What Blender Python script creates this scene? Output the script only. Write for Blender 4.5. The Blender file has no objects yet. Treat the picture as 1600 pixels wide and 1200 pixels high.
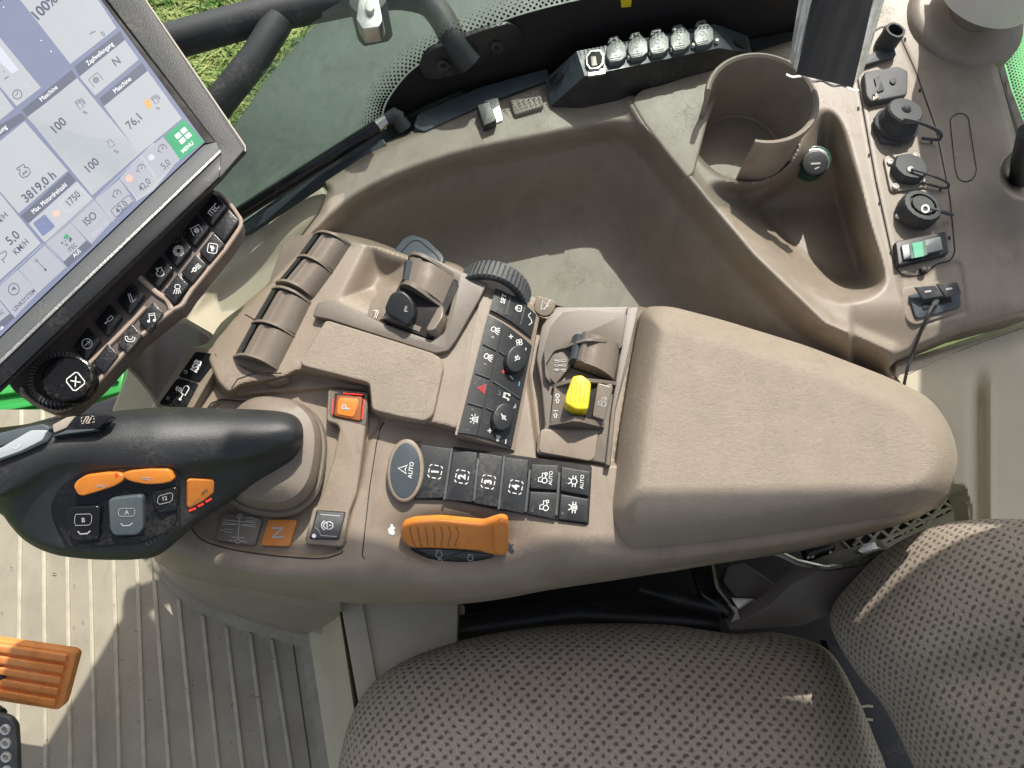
import bpy, math, random
import numpy as np
from mathutils import Vector
from mathutils.bvhtree import BVHTree
random.seed(7)
R=math.radians
SC=bpy.context.scene
# ---------------- camera, sky, sun ----------------
CAMZ=0.72; TILT=R(20); F=1180.0
cd=bpy.data.cameras.new('camera'); cam=bpy.data.objects.new('camera',cd); SC.collection.objects.link(cam)
cam.location=(0,0,CAMZ); cam.rotation_euler=(TILT,0,0)
cd.sensor_width=36; cd.lens=36*F/1600; cd.clip_start=0.01; cd.clip_end=200
SC.camera=cam
SUN=Vector((-0.19,-0.66,-0.78)).normalized()        # the way the light travels
elev=math.asin(-SUN.z); azim=math.atan2(-SUN.x,-SUN.y)
w=bpy.data.worlds.new('World'); SC.world=w; w.use_nodes=True
nt=w.node_tree; bg=nt.nodes['Background']
sky=nt.nodes.new('ShaderNodeTexSky'); sky.sky_type='NISHITA'; sky.sun_disc=False
sky.sun_elevation=elev; sky.sun_rotation=azim; sky.dust_density=3.0; sky.air_density=.7
hs_=nt.nodes.new('ShaderNodeHueSaturation'); hs_.inputs['Saturation'].default_value=.5; nt.links.new(sky.outputs[0],hs_.inputs['Color']); nt.links.new(hs_.outputs[0],bg.inputs[0]); bg.inputs[1].default_value=0.15
sl=bpy.data.lights.new('sun','SUN'); sl.energy=4.2; sl.angle=R(0.55); sl.color=(1.0,0.95,0.87)
so=bpy.data.objects.new('sun',sl); SC.collection.objects.link(so)
so.rotation_euler=SUN.to_track_quat('-Z','Y').to_euler()
SC.view_settings.view_transform='Standard'; SC.view_settings.look='None'
SC.view_settings.exposure=0.3; SC.view_settings.gamma=1.0
# ---------------- projection helpers ----------------
CAM=Vector((0,0,CAMZ)); cT,sT=math.cos(TILT),math.sin(TILT)
def ray(u,v):
    x=(u-800)/F; y=(600-v)/F
    return Vector((x,y*cT+sT,y*sT-cT))
def P(u,v,z):
    r=ray(u,v); return CAM+r*((z-CAMZ)/r.z)
def PV(u,v,z):                                       # numpy version
    x=(u-800)/F; y=(600-v)/F; ry=y*cT+sT; rz=y*sT-cT; t=(z-CAMZ)/rz
    return np.stack([x*t,ry*t,z],-1)
def pix(p):
    d=p-CAM; yc=d.y*cT+d.z*sT; zc=-d.y*sT+d.z*cT
    return 800+F*d.x/-zc, 600-F*yc/-zc
class PL:                                            # a plane through three (u,v,z) points
    def __init__(s,a,b,c):
        a,b,c=[q if isinstance(q,Vector) else P(*q) for q in (a,b,c)]
        s.p=a; n=(b-a).cross(c-a).normalized()
        s.n=n if n.dot(CAM-a)>0 else -n
    def at(s,u,v,h=0.0):
        r=ray(u,v); q=s.p+s.n*h
        return CAM+r*((q-CAM).dot(s.n)/r.dot(s.n))
def HZ(z): return PL((100,100,z),(900,100,z),(500,900,z))
class BV:                                            # the visible surface of a mesh
    def __init__(s,mb):
        s.t=BVHTree.FromPolygons([tuple(x) for x in mb.V],[f for f in mb.Fc]); s.last=HZ(0)
    def at(s,u,v,h=0.0):
        r=ray(u,v).normalized(); hit=s.t.ray_cast(CAM,r)
        if hit[0] is None: return s.last.at(u,v,h)
        n=hit[1]; n=n if n.dot(r)<0 else -n
        s.last=PL.__new__(PL); s.last.p=hit[0]; s.last.n=n
        return hit[0]+n*h - r*0.0
    def plane(s,u,v,d=12):
        return PL(s.at(u-d,v-d),s.at(u+d,v-d),s.at(u,v+d))
def X(ox,oy,k,pts): return [(ox+p[0]*k,oy+p[1]*k)+tuple(p[2:]) for p in pts]
K1=lambda *p:X(0,0,1/3,p); K2=lambda *p:X(0,280,1/3,p); K3=lambda *p:X(300,330,.29176,p)
K4=lambda *p:X(0,620,.3,p); K5=lambda *p:X(280,580,.28333,p); K6=lambda *p:X(560,640,.2625,p)
K7=lambda *p:X(660,400,.28333,p); K8=lambda *p:X(240,0,.3875,p)
A1=lambda *p:X(820,0,.25,p); A2=lambda *p:X(1180,0,.3,p); A3=lambda *p:X(1180,340,.3,p)
A4=lambda *p:X(940,460,.375,p); A5=lambda *p:X(1100,700,.41667,p); A7=lambda *p:X(0,850,.35,p)
def cr(pts,n=6,closed=True):                         # Catmull-Rom through points
    out=[]; N=len(pts); pts=[tuple(p) for p in pts]
    seg=range(N if closed else N-1)
    for i in seg:
        g=(lambda k:pts[k%N]) if closed else (lambda k:pts[max(0,min(N-1,k))])
        a,b,c,d=g(i-1),g(i),g(i+1),g(i+2)
        for k in range(n):
            t=k/n
            out.append(tuple(.5*((2*q)+(-p+r)*t+(2*p-5*q+4*r-s)*t*t+(-p+3*q-3*r+s)*t**3) for p,q,r,s in zip(a,b,c,d)))
    if not closed: out.append(pts[-1])
    return out
def rc(pts,r=4,n=4):                                 # round the corners of a polygon
    out=[]; N=len(pts)
    for i in range(N):
        a,b,c=pts[i-1],pts[i],pts[(i+1)%N]
        la=math.dist(a[:2],b[:2]); lc=math.dist(c[:2],b[:2]); q=min(r,la*.45,lc*.45)
        p0=[b[k]+(a[k]-b[k])*q/la for k in range(len(b))]; p1=[b[k]+(c[k]-b[k])*q/lc for k in range(len(b))]
        for k in range(n+1):
            t=k/n; out.append(tuple((1-t)**2*x+2*t*(1-t)*y+t*t*z for x,y,z in zip(p0,b,p1)))
    return out
def area(p): return sum(p[i-1][0]*p[i][1]-p[i][0]*p[i-1][1] for i in range(len(p)))/2
def inset(p,d):
    s=1 if area(p)>0 else -1; N=len(p); out=[]
    for i in range(N):
        a,b,c=p[i-1],p[i],p[(i+1)%N]
        e1=Vector((b[0]-a[0],b[1]-a[1])); e2=Vector((c[0]-b[0],c[1]-b[1]))
        if e1.length<1e-6: e1=e2
        if e2.length<1e-6: e2=e1
        n1=Vector((-e1.y,e1.x)).normalized()*s; n2=Vector((-e2.y,e2.x)).normalized()*s
        m=(n1+n2); m=m.normalized() if m.length>1e-6 else n1
        k=d/max(.5,m.dot(n1)); out.append((b[0]+m.x*k,b[1]+m.y*k))
    return out
def ell(cx,cy,rx,ry,n=32,a=0):
    c,s=math.cos(R(a)),math.sin(R(a))
    return [(cx+rx*math.cos(t)*c-ry*math.sin(t)*s, cy+rx*math.cos(t)*s+ry*math.sin(t)*c) for t in [2*math.pi*k/n for k in range(n)]]
# ---------------- materials ----------------
MT={}
def mat(name,col,rough=.5,var=.06,bump=0.0,bs=400.0,spec=.5,metal=0.0,coat=0.0,emit=None,es=1.0,vs=30.0,det=3.0,kind='noise',dust=0.0,grime=0.0):
    m=bpy.data.materials.new(name); m.use_nodes=True; t=m.node_tree; N=t.nodes; L=t.links
    b=N['Principled BSDF']; b.inputs['Roughness'].default_value=rough; b.inputs['Metallic'].default_value=metal
    b.inputs['Specular IOR Level'].default_value=spec; b.inputs['Coat Weight'].default_value=coat
    tc=N.new('ShaderNodeTexCoord')
    nz=N.new('ShaderNodeTexNoise'); nz.inputs['Scale'].default_value=vs; nz.inputs['Detail'].default_value=5
    L.new(tc.outputs['Object'],nz.inputs['Vector'])
    cr_=N.new('ShaderNodeValToRGB'); e=cr_.color_ramp.elements
    e[0].position=.3; e[1].position=.7
    e[0].color=tuple(c*(1-var) for c in col)+(1,); e[1].color=tuple(min(1,c*(1+var)) for c in col)+(1,)
    L.new(nz.outputs[0],cr_.inputs[0]); src=cr_.outputs[0]
    if dust>0:                                       # a film of pale dust in specks and patches
        n2=N.new('ShaderNodeTexNoise'); n2.inputs['Scale'].default_value=260; n2.inputs['Detail'].default_value=8; n2.inputs['Roughness'].default_value=.75
        n3=N.new('ShaderNodeTexNoise'); n3.inputs['Scale'].default_value=22; n3.inputs['Detail'].default_value=4
        L.new(tc.outputs['Object'],n2.inputs['Vector']); L.new(tc.outputs['Object'],n3.inputs['Vector'])
        mu=N.new('ShaderNodeMath'); mu.operation='MULTIPLY'; L.new(n2.outputs[0],mu.inputs[0]); L.new(n3.outputs[0],mu.inputs[1])
        mr=N.new('ShaderNodeMapRange'); mr.inputs[1].default_value=.27; mr.inputs[2].default_value=.42; mr.inputs[3].default_value=0; mr.inputs[4].default_value=dust
        L.new(mu.outputs[0],mr.inputs[0]); mx=N.new('ShaderNodeMix'); mx.data_type='RGBA'
        L.new(mr.outputs[0],mx.inputs[0]); L.new(src,mx.inputs[6]); mx.inputs[7].default_value=(.42,.37,.29,1); src=mx.outputs[2]
        ad=N.new('ShaderNodeMath'); ad.operation='ADD'; ad.inputs[1].default_value=rough; ad.use_clamp=True
        L.new(mr.outputs[0],ad.inputs[0]); L.new(ad.outputs[0],b.inputs['Roughness'])
    else:
        rv=N.new('ShaderNodeTexNoise'); rv.inputs['Scale'].default_value=55; rv.inputs['Detail'].default_value=7; L.new(tc.outputs['Object'],rv.inputs['Vector'])
        rm=N.new('ShaderNodeMapRange'); rm.inputs[1].default_value=.3; rm.inputs[2].default_value=.7; rm.inputs[3].default_value=max(.04,rough-.1); rm.inputs[4].default_value=rough+.1
        L.new(rv.outputs[0],rm.inputs[0]); L.new(rm.outputs[0],b.inputs['Roughness'])
    if grime>0:                                      # thin scratches and darker rubbed-in grime
        sc=N.new('ShaderNodeTexNoise'); sc.inputs['Scale'].default_value=38; sc.inputs['Detail'].default_value=9; sc.inputs['Roughness'].default_value=.7; sc.inputs['Distortion'].default_value=1.2
        mp=N.new('ShaderNodeMapping'); mp.inputs['Scale'].default_value=(1,.35,1); mp.inputs['Rotation'].default_value=(0,0,.6); L.new(tc.outputs['Object'],mp.inputs[0]); L.new(mp.outputs[0],sc.inputs['Vector'])
        g1=N.new('ShaderNodeMapRange'); g1.inputs[1].default_value=.52; g1.inputs[2].default_value=.72; g1.inputs[3].default_value=0; g1.inputs[4].default_value=grime; L.new(sc.outputs[0],g1.inputs[0])
        gm=N.new('ShaderNodeMix'); gm.data_type='RGBA'; L.new(g1.outputs[0],gm.inputs[0]); L.new(src,gm.inputs[6]); gm.inputs[7].default_value=tuple(c*.45 for c in col)+(1,); src=gm.outputs[2]
    L.new(src,b.inputs['Base Color'])
    if bump>0:
        if kind=='leather':
            vo=N.new('ShaderNodeTexVoronoi'); vo.feature='SMOOTH_F1'; vo.inputs['Scale'].default_value=bs
            n4=N.new('ShaderNodeTexNoise'); n4.inputs['Scale'].default_value=bs*.7; n4.inputs['Detail'].default_value=4
            mp=N.new('ShaderNodeMapping'); mp.inputs['Scale'].default_value=(.8,1.25,1); L.new(tc.outputs['Object'],mp.inputs[0])
            mm=N.new('ShaderNodeMix'); mm.data_type='VECTOR'; mm.inputs[0].default_value=.06
            L.new(mp.outputs[0],mm.inputs[4]); L.new(n4.outputs[1],mm.inputs[5]); L.new(mm.outputs[1],vo.inputs['Vector']); L.new(mp.outputs[0],n4.inputs['Vector'])
            a2=N.new('ShaderNodeMath'); a2.operation='ADD'; L.new(vo.outputs[0],a2.inputs[0]); L.new(n4.outputs[0],a2.inputs[1]); hsrc=a2.outputs[0]
        else:
            n4=N.new('ShaderNodeTexNoise'); n4.inputs['Scale'].default_value=bs; n4.inputs['Detail'].default_value=det
            L.new(tc.outputs['Object'],n4.inputs['Vector']); hsrc=n4.outputs[0]
        bu=N.new('ShaderNodeBump'); bu.inputs['Strength'].default_value=bump; bu.inputs['Distance'].default_value=.0011 if kind=='leather' else .001
        L.new(hsrc,bu.inputs['Height']); L.new(bu.outputs[0],b.inputs['Normal'])
    if emit: b.inputs['Emission Color'].default_value=tuple(emit)+(1,); b.inputs['Emission Strength'].default_value=es
    MT[name]=m; return m
BE=(.262,.210,.157)
mat('shell',BE,.38,.08,.3,1100,dust=.3,grime=.35)
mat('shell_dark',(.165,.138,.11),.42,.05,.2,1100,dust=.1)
mat('side_trim',(.272,.228,.178),.42,.07,.3,900,dust=.3,grime=.35)
mat('lever_brown',(.205,.17,.135),.25,.05,.08,900,spec=.6)
mat('leather',(.325,.268,.205),.40,.06,.6,300,kind='leather',spec=.55,grime=.14)
mat('cream',(.56,.50,.37),.5,.04,.1,600)
mat('floor_mat',(.33,.30,.23),.7,.12,.35,700,dust=.35,vs=14,grime=.18)
mat('floor_rib',(.46,.43,.33),.7,.14,.35,500,vs=40)
mat('black',(.02,.022,.024),.38,.1,.15,900,dust=.14)
mat('black_gloss',(.008,.009,.01),.16,.1,0,dust=.08)
mat('gap',(.012,.01,.009),.7,.0)
mat('rubber',(.035,.04,.042),.55,.1,.25,700,dust=.2)
mat('rubber_gray',(.075,.08,.083),.55,.1,.25,700,dust=.2)
mat('grip',(.024,.026,.027),.42,.12,.3,1300,dust=.10)
mat('blue_gray',(.06,.075,.085),.35,.08,.1,800)
mat('white_ink',(.75,.75,.72),.5,.05)
mat('gray_ink',(.45,.44,.42),.5,.05)
mat('red_ink',(.75,.04,.03),.5,.05)
mat('blue_ink',(.15,.4,.6),.5,.05)
mat('orange',(.68,.225,.03),.36,.08,.15,500,dust=.22,grime=.35)
mat('orange_dark',(.28,.07,.008),.5,.05)
mat('orange_pedal',(.80,.29,.07),.5,.15,.4,300,dust=.5,grime=.6)
mat('yellow',(.78,.62,.02),.33,.05,.1,400,dust=.08,grime=.2)
mat('yellow_dark',(.42,.32,.01),.5,.03)
mat('metal',(.55,.55,.53),.3,.1,.2,300,metal=1)
mat('foil',(.80,.77,.71),.30,.05,.5,150,metal=.35)
mat('pillar_cream',(.86,.82,.72),.45,.04,.1,500)
mat('clear_dust',(.3,.3,.3),.5)
mat('bag',(.012,.012,.013),.6,.1)
mat('green_paint',(.035,.34,.065),.4,.3,.4,40,vs=9,dust=.2,grime=.5)
mat('screen_bezel',(.034,.036,.035),.5,.12,.5,900,dust=.25)
mat('bezel_edge',(.40,.35,.28),.4,.05)
mat('screen_base',(.05,.05,.07),.12,.05,0,emit=(.22,.26,.38),es=.7)
mat('screen_tile',(.08,.08,.09),.12,.03,0,emit=(.60,.64,.66),es=.62)
mat('screen_head',(.04,.04,.05),.12,.03,0,emit=(.13,.15,.20),es=.7)
mat('screen_ink',(.05,.05,.08),.3,.03,0,emit=(.05,.05,.09),es=.4)
mat('screen_light',(.6,.6,.62),.3,.03,0,emit=(.6,.63,.68),es=.4)
mat('screen_green',(.03,.2,.1),.15,.03,0,emit=(.02,.16,.07),es=.6)
mat('screen_grey',(.3,.32,.36),.3,.03,0,emit=(.36,.38,.44),es=.4)
mat('screen_red',(.6,.2,.15),.3,.03,0,emit=(.9,.35,.28),es=.6)
mat('screen_brown',(.4,.2,.05),.3,.03,0,emit=(.4,.2,.05),es=.6)
mat('led_red',(.8,.02,.01),.3,0,0,emit=(1,.03,.02),es=1.5)
mat('led_green',(.03,.3,.16),.3,.15,0,emit=(.03,.3,.16),es=.25)
mat('green_glass',(.02,.09,.06),.3,.1)
mat('boot',(.19,.155,.12),.45,.08,.3,900,dust=.2,grime=.3)
mat('cap_clear',(.125,.135,.135),.3,.12,.15,500,spec=.5)
mat('slate',(.085,.105,.11),.3,.05,.05,800)
mat('pale_gloss',(.42,.46,.46),.12,.1,0,coat=.5)
mat('metal_dull',(.30,.30,.28),.4,.15,.5,500,metal=.6)
mat('screen_tile2',(.08,.08,.09),.12,.03,0,emit=(.53,.55,.62),es=.6)
mat('screen_dark',(.1,.12,.2),.15,.03,0,emit=(.12,.15,.26),es=.4)
mat('keypad_brown',(.115,.092,.08),.4,.06,.2,900)
mat('keypad_edge_lit',(.42,.33,.26),.35,.06,.1,900)  # keypad brown lightened so the rim looks sunlit
mat('key_black',(.012,.013,.015),.2,.1,.25,260,dust=.3)
mat('pedal_plate',(.12,.12,.115),.4,.3,.4,200,metal=.6,dust=.4)
mat('fin_brown',(.22,.18,.14),.4,.05,.1,900)
mat('seat_shell',(.19,.16,.138),.5,.06,.3,700)
# ---------------- mesh builder ----------------
BASE={}
def setp(o,label,cat=None,group=None,kind=None):
    if label: o['label']=label
    if cat: o['category']=cat
    if group: o['group']=group
    if kind: o['kind']=kind
def thing(name,label,cat,loc,group=None):
    o=bpy.data.objects.new(name,None); SC.collection.objects.link(o); o.location=loc; o.empty_display_size=.02
    setp(o,label,cat,group); BASE[o.name]=Vector(loc); return o
class MB:
    def __init__(s): s.V=[]; s.Fc=[]; s.M=[]; s.S=[]; s.ms=[]; s.uv=None
    def mi(s,m):
        if m not in s.ms: s.ms.append(m)
        return s.ms.index(m)
    def f(s,idx,m,sm=True): s.Fc.append(tuple(idx)); s.M.append(s.mi(m)); s.S.append(sm)
    def add(s,vs):
        b=len(s.V); s.V.extend(vs); return b
    def rings(s,rings,m,closed=True,cap0=False,cap1=False,sm=True,capm=None):
        n=len(rings[0]); bs=[s.add(r) for r in rings]
        for a,b in zip(bs,bs[1:]):
            for i in range(n if closed else n-1):
                j=(i+1)%n; s.f((a+i,a+j,b+j,b+i),m,sm)
        if cap0: s.f([bs[0]+i for i in range(n)],capm or m,False)
        if cap1: s.f([bs[-1]+i for i in range(n)],capm or m,False)
    def prism(s,poly,host,m,h=.004,depth=None,bev=1.5,top=None,seg=3):
        depth=h+.002 if depth is None else depth
        poly=[p[:2] for p in poly]; rr=[]
        for _ in range(12):
            q=inset(poly,bev); bad=any((q[i][0]-q[i-1][0])*(poly[i][0]-poly[i-1][0])+(q[i][1]-q[i-1][1])*(poly[i][1]-poly[i-1][1])<0 for i in range(len(poly)))
            if not bad: break
            bev*=.8
        bm=bev*.00062
        def nrm(u,v): return getattr(host,'n',None) or (host.at(u,v),host.last.n)[1]
        outer=[host.at(u,v,h) for u,v in poly]; ns=[nrm(u,v) for u,v in poly]
        rr.append([q-n*depth for q,n in zip(outer,ns)]); rr.append([q-n*bm for q,n in zip(outer,ns)])
        for k in range(1,seg+1):
            a=math.pi/2*k/seg; ins=inset(poly,bev*(1-math.cos(a)))
            rr.append([host.at(u,v,h)-n*bm*(1-math.sin(a)) for (u,v),n in zip(ins,ns)])
        s.rings(rr,m); s.f([len(s.V)-len(poly)+i for i in range(len(poly))],top or m,False)
    def fill(s,poly,host,m,h=.0004):
        b=s.add([host.at(p[0],p[1],h) for p in poly]); s.f([b+i for i in range(len(poly))],m,False)
    def ribbon(s,pts,host,m,w=1.5,h=.0004,closed=False):
        n=len(pts); L=[];Rr=[]
        for i in range(n):
            a=pts[i-1] if (closed or i>0) else pts[i]; c=pts[(i+1)%n] if (closed or i<n-1) else pts[i]
            d=Vector((c[0]-a[0],c[1]-a[1])); d=d.normalized() if d.length>1e-9 else Vector((1,0))
            L.append(host.at(pts[i][0]-d.y*w/2,pts[i][1]+d.x*w/2,h)); Rr.append(host.at(pts[i][0]+d.y*w/2,pts[i][1]-d.x*w/2,h))
        a=s.add(L); b=s.add(Rr)
        for i in range(n if closed else n-1):
            j=(i+1)%n; s.f((a+i,a+j,b+j,b+i),m,False)
    def tube(s,path,rad,m,n=12,caps=True,flat=1.0):
        rad=rad if isinstance(rad,(list,tuple)) else [rad]*len(path); rr=[]; up=Vector((.13,.21,.97))
        for i,p in enumerate(path):
            d=(path[min(i+1,len(path)-1)]-path[max(i-1,0)]).normalized()
            x=d.cross(up).normalized(); y=d.cross(x).normalized()
            rr.append([p+(x*math.cos(t)+y*math.sin(t)*flat)*rad[i] for t in [2*math.pi*k/n for k in range(n)]])
        s.rings(rr,m,cap0=caps,cap1=caps)
    def lathe(s,c,ax,prof,m,n=32,a0=0,a1=360,rib=None):
        ax=ax.normalized(); x=ax.cross(Vector((0,1,.1))).normalized(); y=ax.cross(x); full=abs(a1-a0)>=360
        k=n if full else n+1; rr=[]
        for r,h in prof:
            ring=[]
            for i in range(k):
                t=R(a0+(a1-a0)*i/n); q=r*(1+(rib[1] if rib and (i%rib[0])==0 else 0)) if r>1e-5 else r
                ring.append(c+ax*h+(x*math.cos(t)+y*math.sin(t))*q)
            rr.append(ring)
        s.rings(rr,m,closed=full)
    def drum(s,A,B,C,D,prof,m,n=1,base=-.012,zup=None):   # profile (s,h) swept from AB to DC
        a,b,c,d=[P(*q) for q in (A,B,C,D)]
        nn=zup or (b-a).cross(d-a).normalized(); nn=nn if nn.dot(CAM-a)>0 else -nn
        rr=[]
        for l,r in ((a,b),(d,c)):
            rr.append([l.lerp(r,x)+nn*h for x,h in prof]+[r+nn*base,l+nn*base])
        s.rings(rr,m,cap0=True,cap1=True)
    def text(s,t,u,v,size,ang,host,m,h=.0005,bold=0.0,sx=1.0,shear=0.0):
        cu=bpy.data.curves.new('t','FONT'); cu.body=t; cu.align_x='CENTER'; cu.align_y='CENTER'; cu.size=1; cu.offset=bold; cu.resolution_u=3
        ob=bpy.data.objects.new('t',cu); SC.collection.objects.link(ob)
        dg=bpy.context.evaluated_depsgraph_get(); me=bpy.data.meshes.new_from_object(ob.evaluated_get(dg))
        c_,s_=math.cos(R(ang)),math.sin(R(ang)); k=size/.7
        vs=[]
        for q in me.vertices:
            x=q.co.x*k*sx+shear*q.co.y*k; y=q.co.y*k; vs.append(host.at(u+x*c_-y*s_, v-(x*s_+y*c_), h))
        b=s.add(vs)
        for p in me.polygons: s.f([b+i for i in p.vertices],m,False)
        bpy.data.objects.remove(ob); bpy.data.meshes.remove(me); bpy.data.curves.remove(cu)
    def icon(s,name,u,v,size,ang,host,m,w=1.6,h=.0005,sx=1.0):
        c_,s_=math.cos(R(ang)),math.sin(R(ang))
        T=lambda p:(u+(p[0]*sx*c_-p[1]*s_)*size, v-(p[0]*sx*s_+p[1]*c_)*size)
        for k in ICON[name]:
            if k[0]=='l': s.ribbon([T(p) for p in k[1]],host,m,w,h)
            elif k[0]=='L': s.ribbon([T(p) for p in k[1]],host,m,w,h,True)
            elif k[0]=='c': s.ribbon([T((k[1]+k[3]*math.cos(a),k[2]+k[3]*math.sin(a))) for a in [2*math.pi*i/20 for i in range(20)]],host,m,w,h,True)
            elif k[0]=='d': s.fill([T((k[1]+k[3]*math.cos(a),k[2]+k[3]*math.sin(a))) for a in [2*math.pi*i/14 for i in range(14)]],host,m,h)
            elif k[0]=='f': s.fill([T(p) for p in k[1]],host,m,h)
            elif k[0]=='a': s.ribbon([T((k[1]+k[3]*math.cos(R(k[4]+(k[5]-k[4])*i/12)),k[2]+k[3]*math.sin(R(k[4]+(k[5]-k[4])*i/12)))) for i in range(13)],host,m,w,h)
            elif k[0]=='t':
                q=T((k[2],k[3])); s.text(k[1],q[0],q[1],k[4]*size,ang,host,m,h,.012,sx)
    def surf(s,fn,nu,nv,m,thick=.004,wall=True):
        g=[[P(*fn(i/nu,j/nv)) for i in range(nu+1)] for j in range(nv+1)]
        b=s.add([q for r in g for q in r]); W=nu+1
        for j in range(nv):
            for i in range(nu): s.f((b+j*W+i,b+j*W+i+1,b+(j+1)*W+i+1,b+(j+1)*W+i),m)
        if wall:
            e=[b+i for i in range(W)]+[b+j*W+nu for j in range(1,nv+1)]+[b+nv*W+i for i in range(nu-1,-1,-1)]+[b+j*W for j in range(nv-1,0,-1)]
            lo=s.add([s.V[i]-Vector((0,0,thick)) for i in e]); n=len(e)
            for i in range(n): s.f((e[i],e[(i+1)%n],lo+(i+1)%n,lo+i),m,False)
    def dome(s,outline,ctr,zf,m,k=14,f0=.45,low=.03,capf=.98):    # zf(f,u,v) height at inset fraction f
        rr=[]; rr.append([P(u,v,zf(0,u,v)-low) for u,v in outline])
        for i in range(k+1):
            f=(i/k)**1.6*capf
            rr.append([P(u+(ctr[0]-u)*f,v+(ctr[1]-v)*f,zf(f,u+(ctr[0]-u)*f,v+(ctr[1]-v)*f)) for u,v in outline])
        s.rings(rr,m,cap1=True)
    def build(s,name,parent=None,label=None,cat=None,group=None,kind=None,loc=None,ang=42,weld=False):
        base=BASE[parent.name] if parent else (Vector(loc) if loc is not None else Vector((0,0,0)))
        me=bpy.data.meshes.new(name)
        me.from_pydata([tuple(v-base) if isinstance(v,Vector) else (v[0]-base.x,v[1]-base.y,v[2]-base.z) for v in s.V],[],s.Fc)
        for m in s.ms: me.materials.append(MT[m])
        me.polygons.foreach_set('material_index',s.M); me.polygons.foreach_set('use_smooth',s.S)
        if s.uv is not None:
            l=me.uv_layers.new(name='UVMap'); vi=np.empty(len(me.loops),dtype=np.int32); me.loops.foreach_get('vertex_index',vi)
            l.data.foreach_set('uv',np.asarray(s.uv,dtype=np.float32)[vi].ravel())
        me.update()
        if ang: me.set_sharp_from_angle(angle=R(ang))
        o=bpy.data.objects.new(name,me); SC.collection.objects.link(o)
        if parent: o.parent=parent
        else: o.location=base
        BASE[o.name]=base; setp(o,label,cat,group,kind); return o
# ---------------- depth fields ----------------
def sdf(U,V,poly):                                   # + inside, in pixels
    D=np.full(U.shape,1e9); ins=np.zeros(U.shape,bool); n=len(poly)
    for i in range(n):
        ax,ay=poly[i-1][:2]; bx,by=poly[i][:2]; ex,ey=bx-ax,by-ay; L=ex*ex+ey*ey+1e-9
        t=np.clip(((U-ax)*ex+(V-ay)*ey)/L,0,1); D=np.minimum(D,np.hypot(U-ax-t*ex,V-ay-t*ey))
        c=((ay>V)!=(by>V)); xs=ax+(V-ay)*ex/(ey if abs(ey)>1e-9 else 1e-9); ins^=(c&(U<xs))
    return np.where(ins,D,-D)
def ldist(U,V,pts):
    D=np.full(U.shape,1e9)
    for (ax,ay),(bx,by) in zip([p[:2] for p in pts],[p[:2] for p in pts[1:]]):
        ex,ey=bx-ax,by-ay; L=ex*ex+ey*ey+1e-9; t=np.clip(((U-ax)*ex+(V-ay)*ey)/L,0,1)
        D=np.minimum(D,np.hypot(U-ax-t*ex,V-ay-t*ey))
    return D
def ss(x,a=0.0,b=1.0):
    t=np.clip((x-a)/(b-a),0,1); return t*t*(3-2*t)
def blur(Z,sg):
    k=int(max(1,round(sg*2.5))); x=np.arange(-k,k+1); g=np.exp(-x*x/(2*sg*sg)); g/=g.sum()
    for ax in (0,1):
        Zp=np.pad(Z,[(k,k) if a==ax else (0,0) for a in (0,1)],'edge')
        Z=sum(g[i]*(Zp[i:i+Z.shape[0]] if ax==0 else Zp[:,i:i+Z.shape[1]]) for i in range(2*k+1))
    return Z
def field(mb,u0,u1,v0,v1,step,zf,keep,m,bl=0,skirt=.03):
    us=np.arange(u0,u1+step,step); vs=np.arange(v0,v1+step,step); U,V=np.meshgrid(us,vs)
    S=keep(U,V); gy,gx=np.gradient(S,step); gl=np.hypot(gx,gy)+1e-6
    mv=(S<0)&(S>-1.6*step); k_=np.where(mv,-S/gl,0); k_=np.clip(k_,0,2*step); Z=zf(U,V); Z=blur(Z,bl/step) if bl else Z
    U=U+gx/gl*k_; V=V+gy/gl*k_; K=S>-1.6*step; Q=PV(U,V,Z)
    idx=-np.ones(U.shape,int); kf=K[:-1,:-1]&K[1:,:-1]&K[:-1,1:]&K[1:,1:]
    need=np.zeros(U.shape,bool); need[:-1,:-1]|=kf; need[1:,:-1]|=kf; need[:-1,1:]|=kf; need[1:,1:]|=kf
    idx[need]=np.arange(need.sum()); b=mb.add([tuple(x) for x in Q[need]])
    j,i=np.nonzero(kf); A=idx[j,i]+b; B=idx[j,i+1]+b; C=idx[j+1,i+1]+b; D=idx[j+1,i]+b
    fs=[tuple(x) for x in np.stack([A,D,C,B],-1).tolist()]
    mb.Fc.extend(fs); mb.M.extend([mb.mi(m)]*len(fs)); mb.S.extend([True]*len(fs))
    if skirt:
        cnt={}
        for q in fs:
            for a,c in zip(q,q[1:]+q[:1]): cnt[(a,c)]=1
        bd=[(a,c) for (a,c) in cnt if (c,a) not in cnt]; mp={}
        for a,c in bd:
            for x in (a,c):
                if x not in mp: mp[x]=mb.add([tuple(np.array(mb.V[x])-np.array([0,0,skirt]))])
        for a,c in bd: mb.f((c,a,mp[a],mp[c]),m,True)
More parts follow.
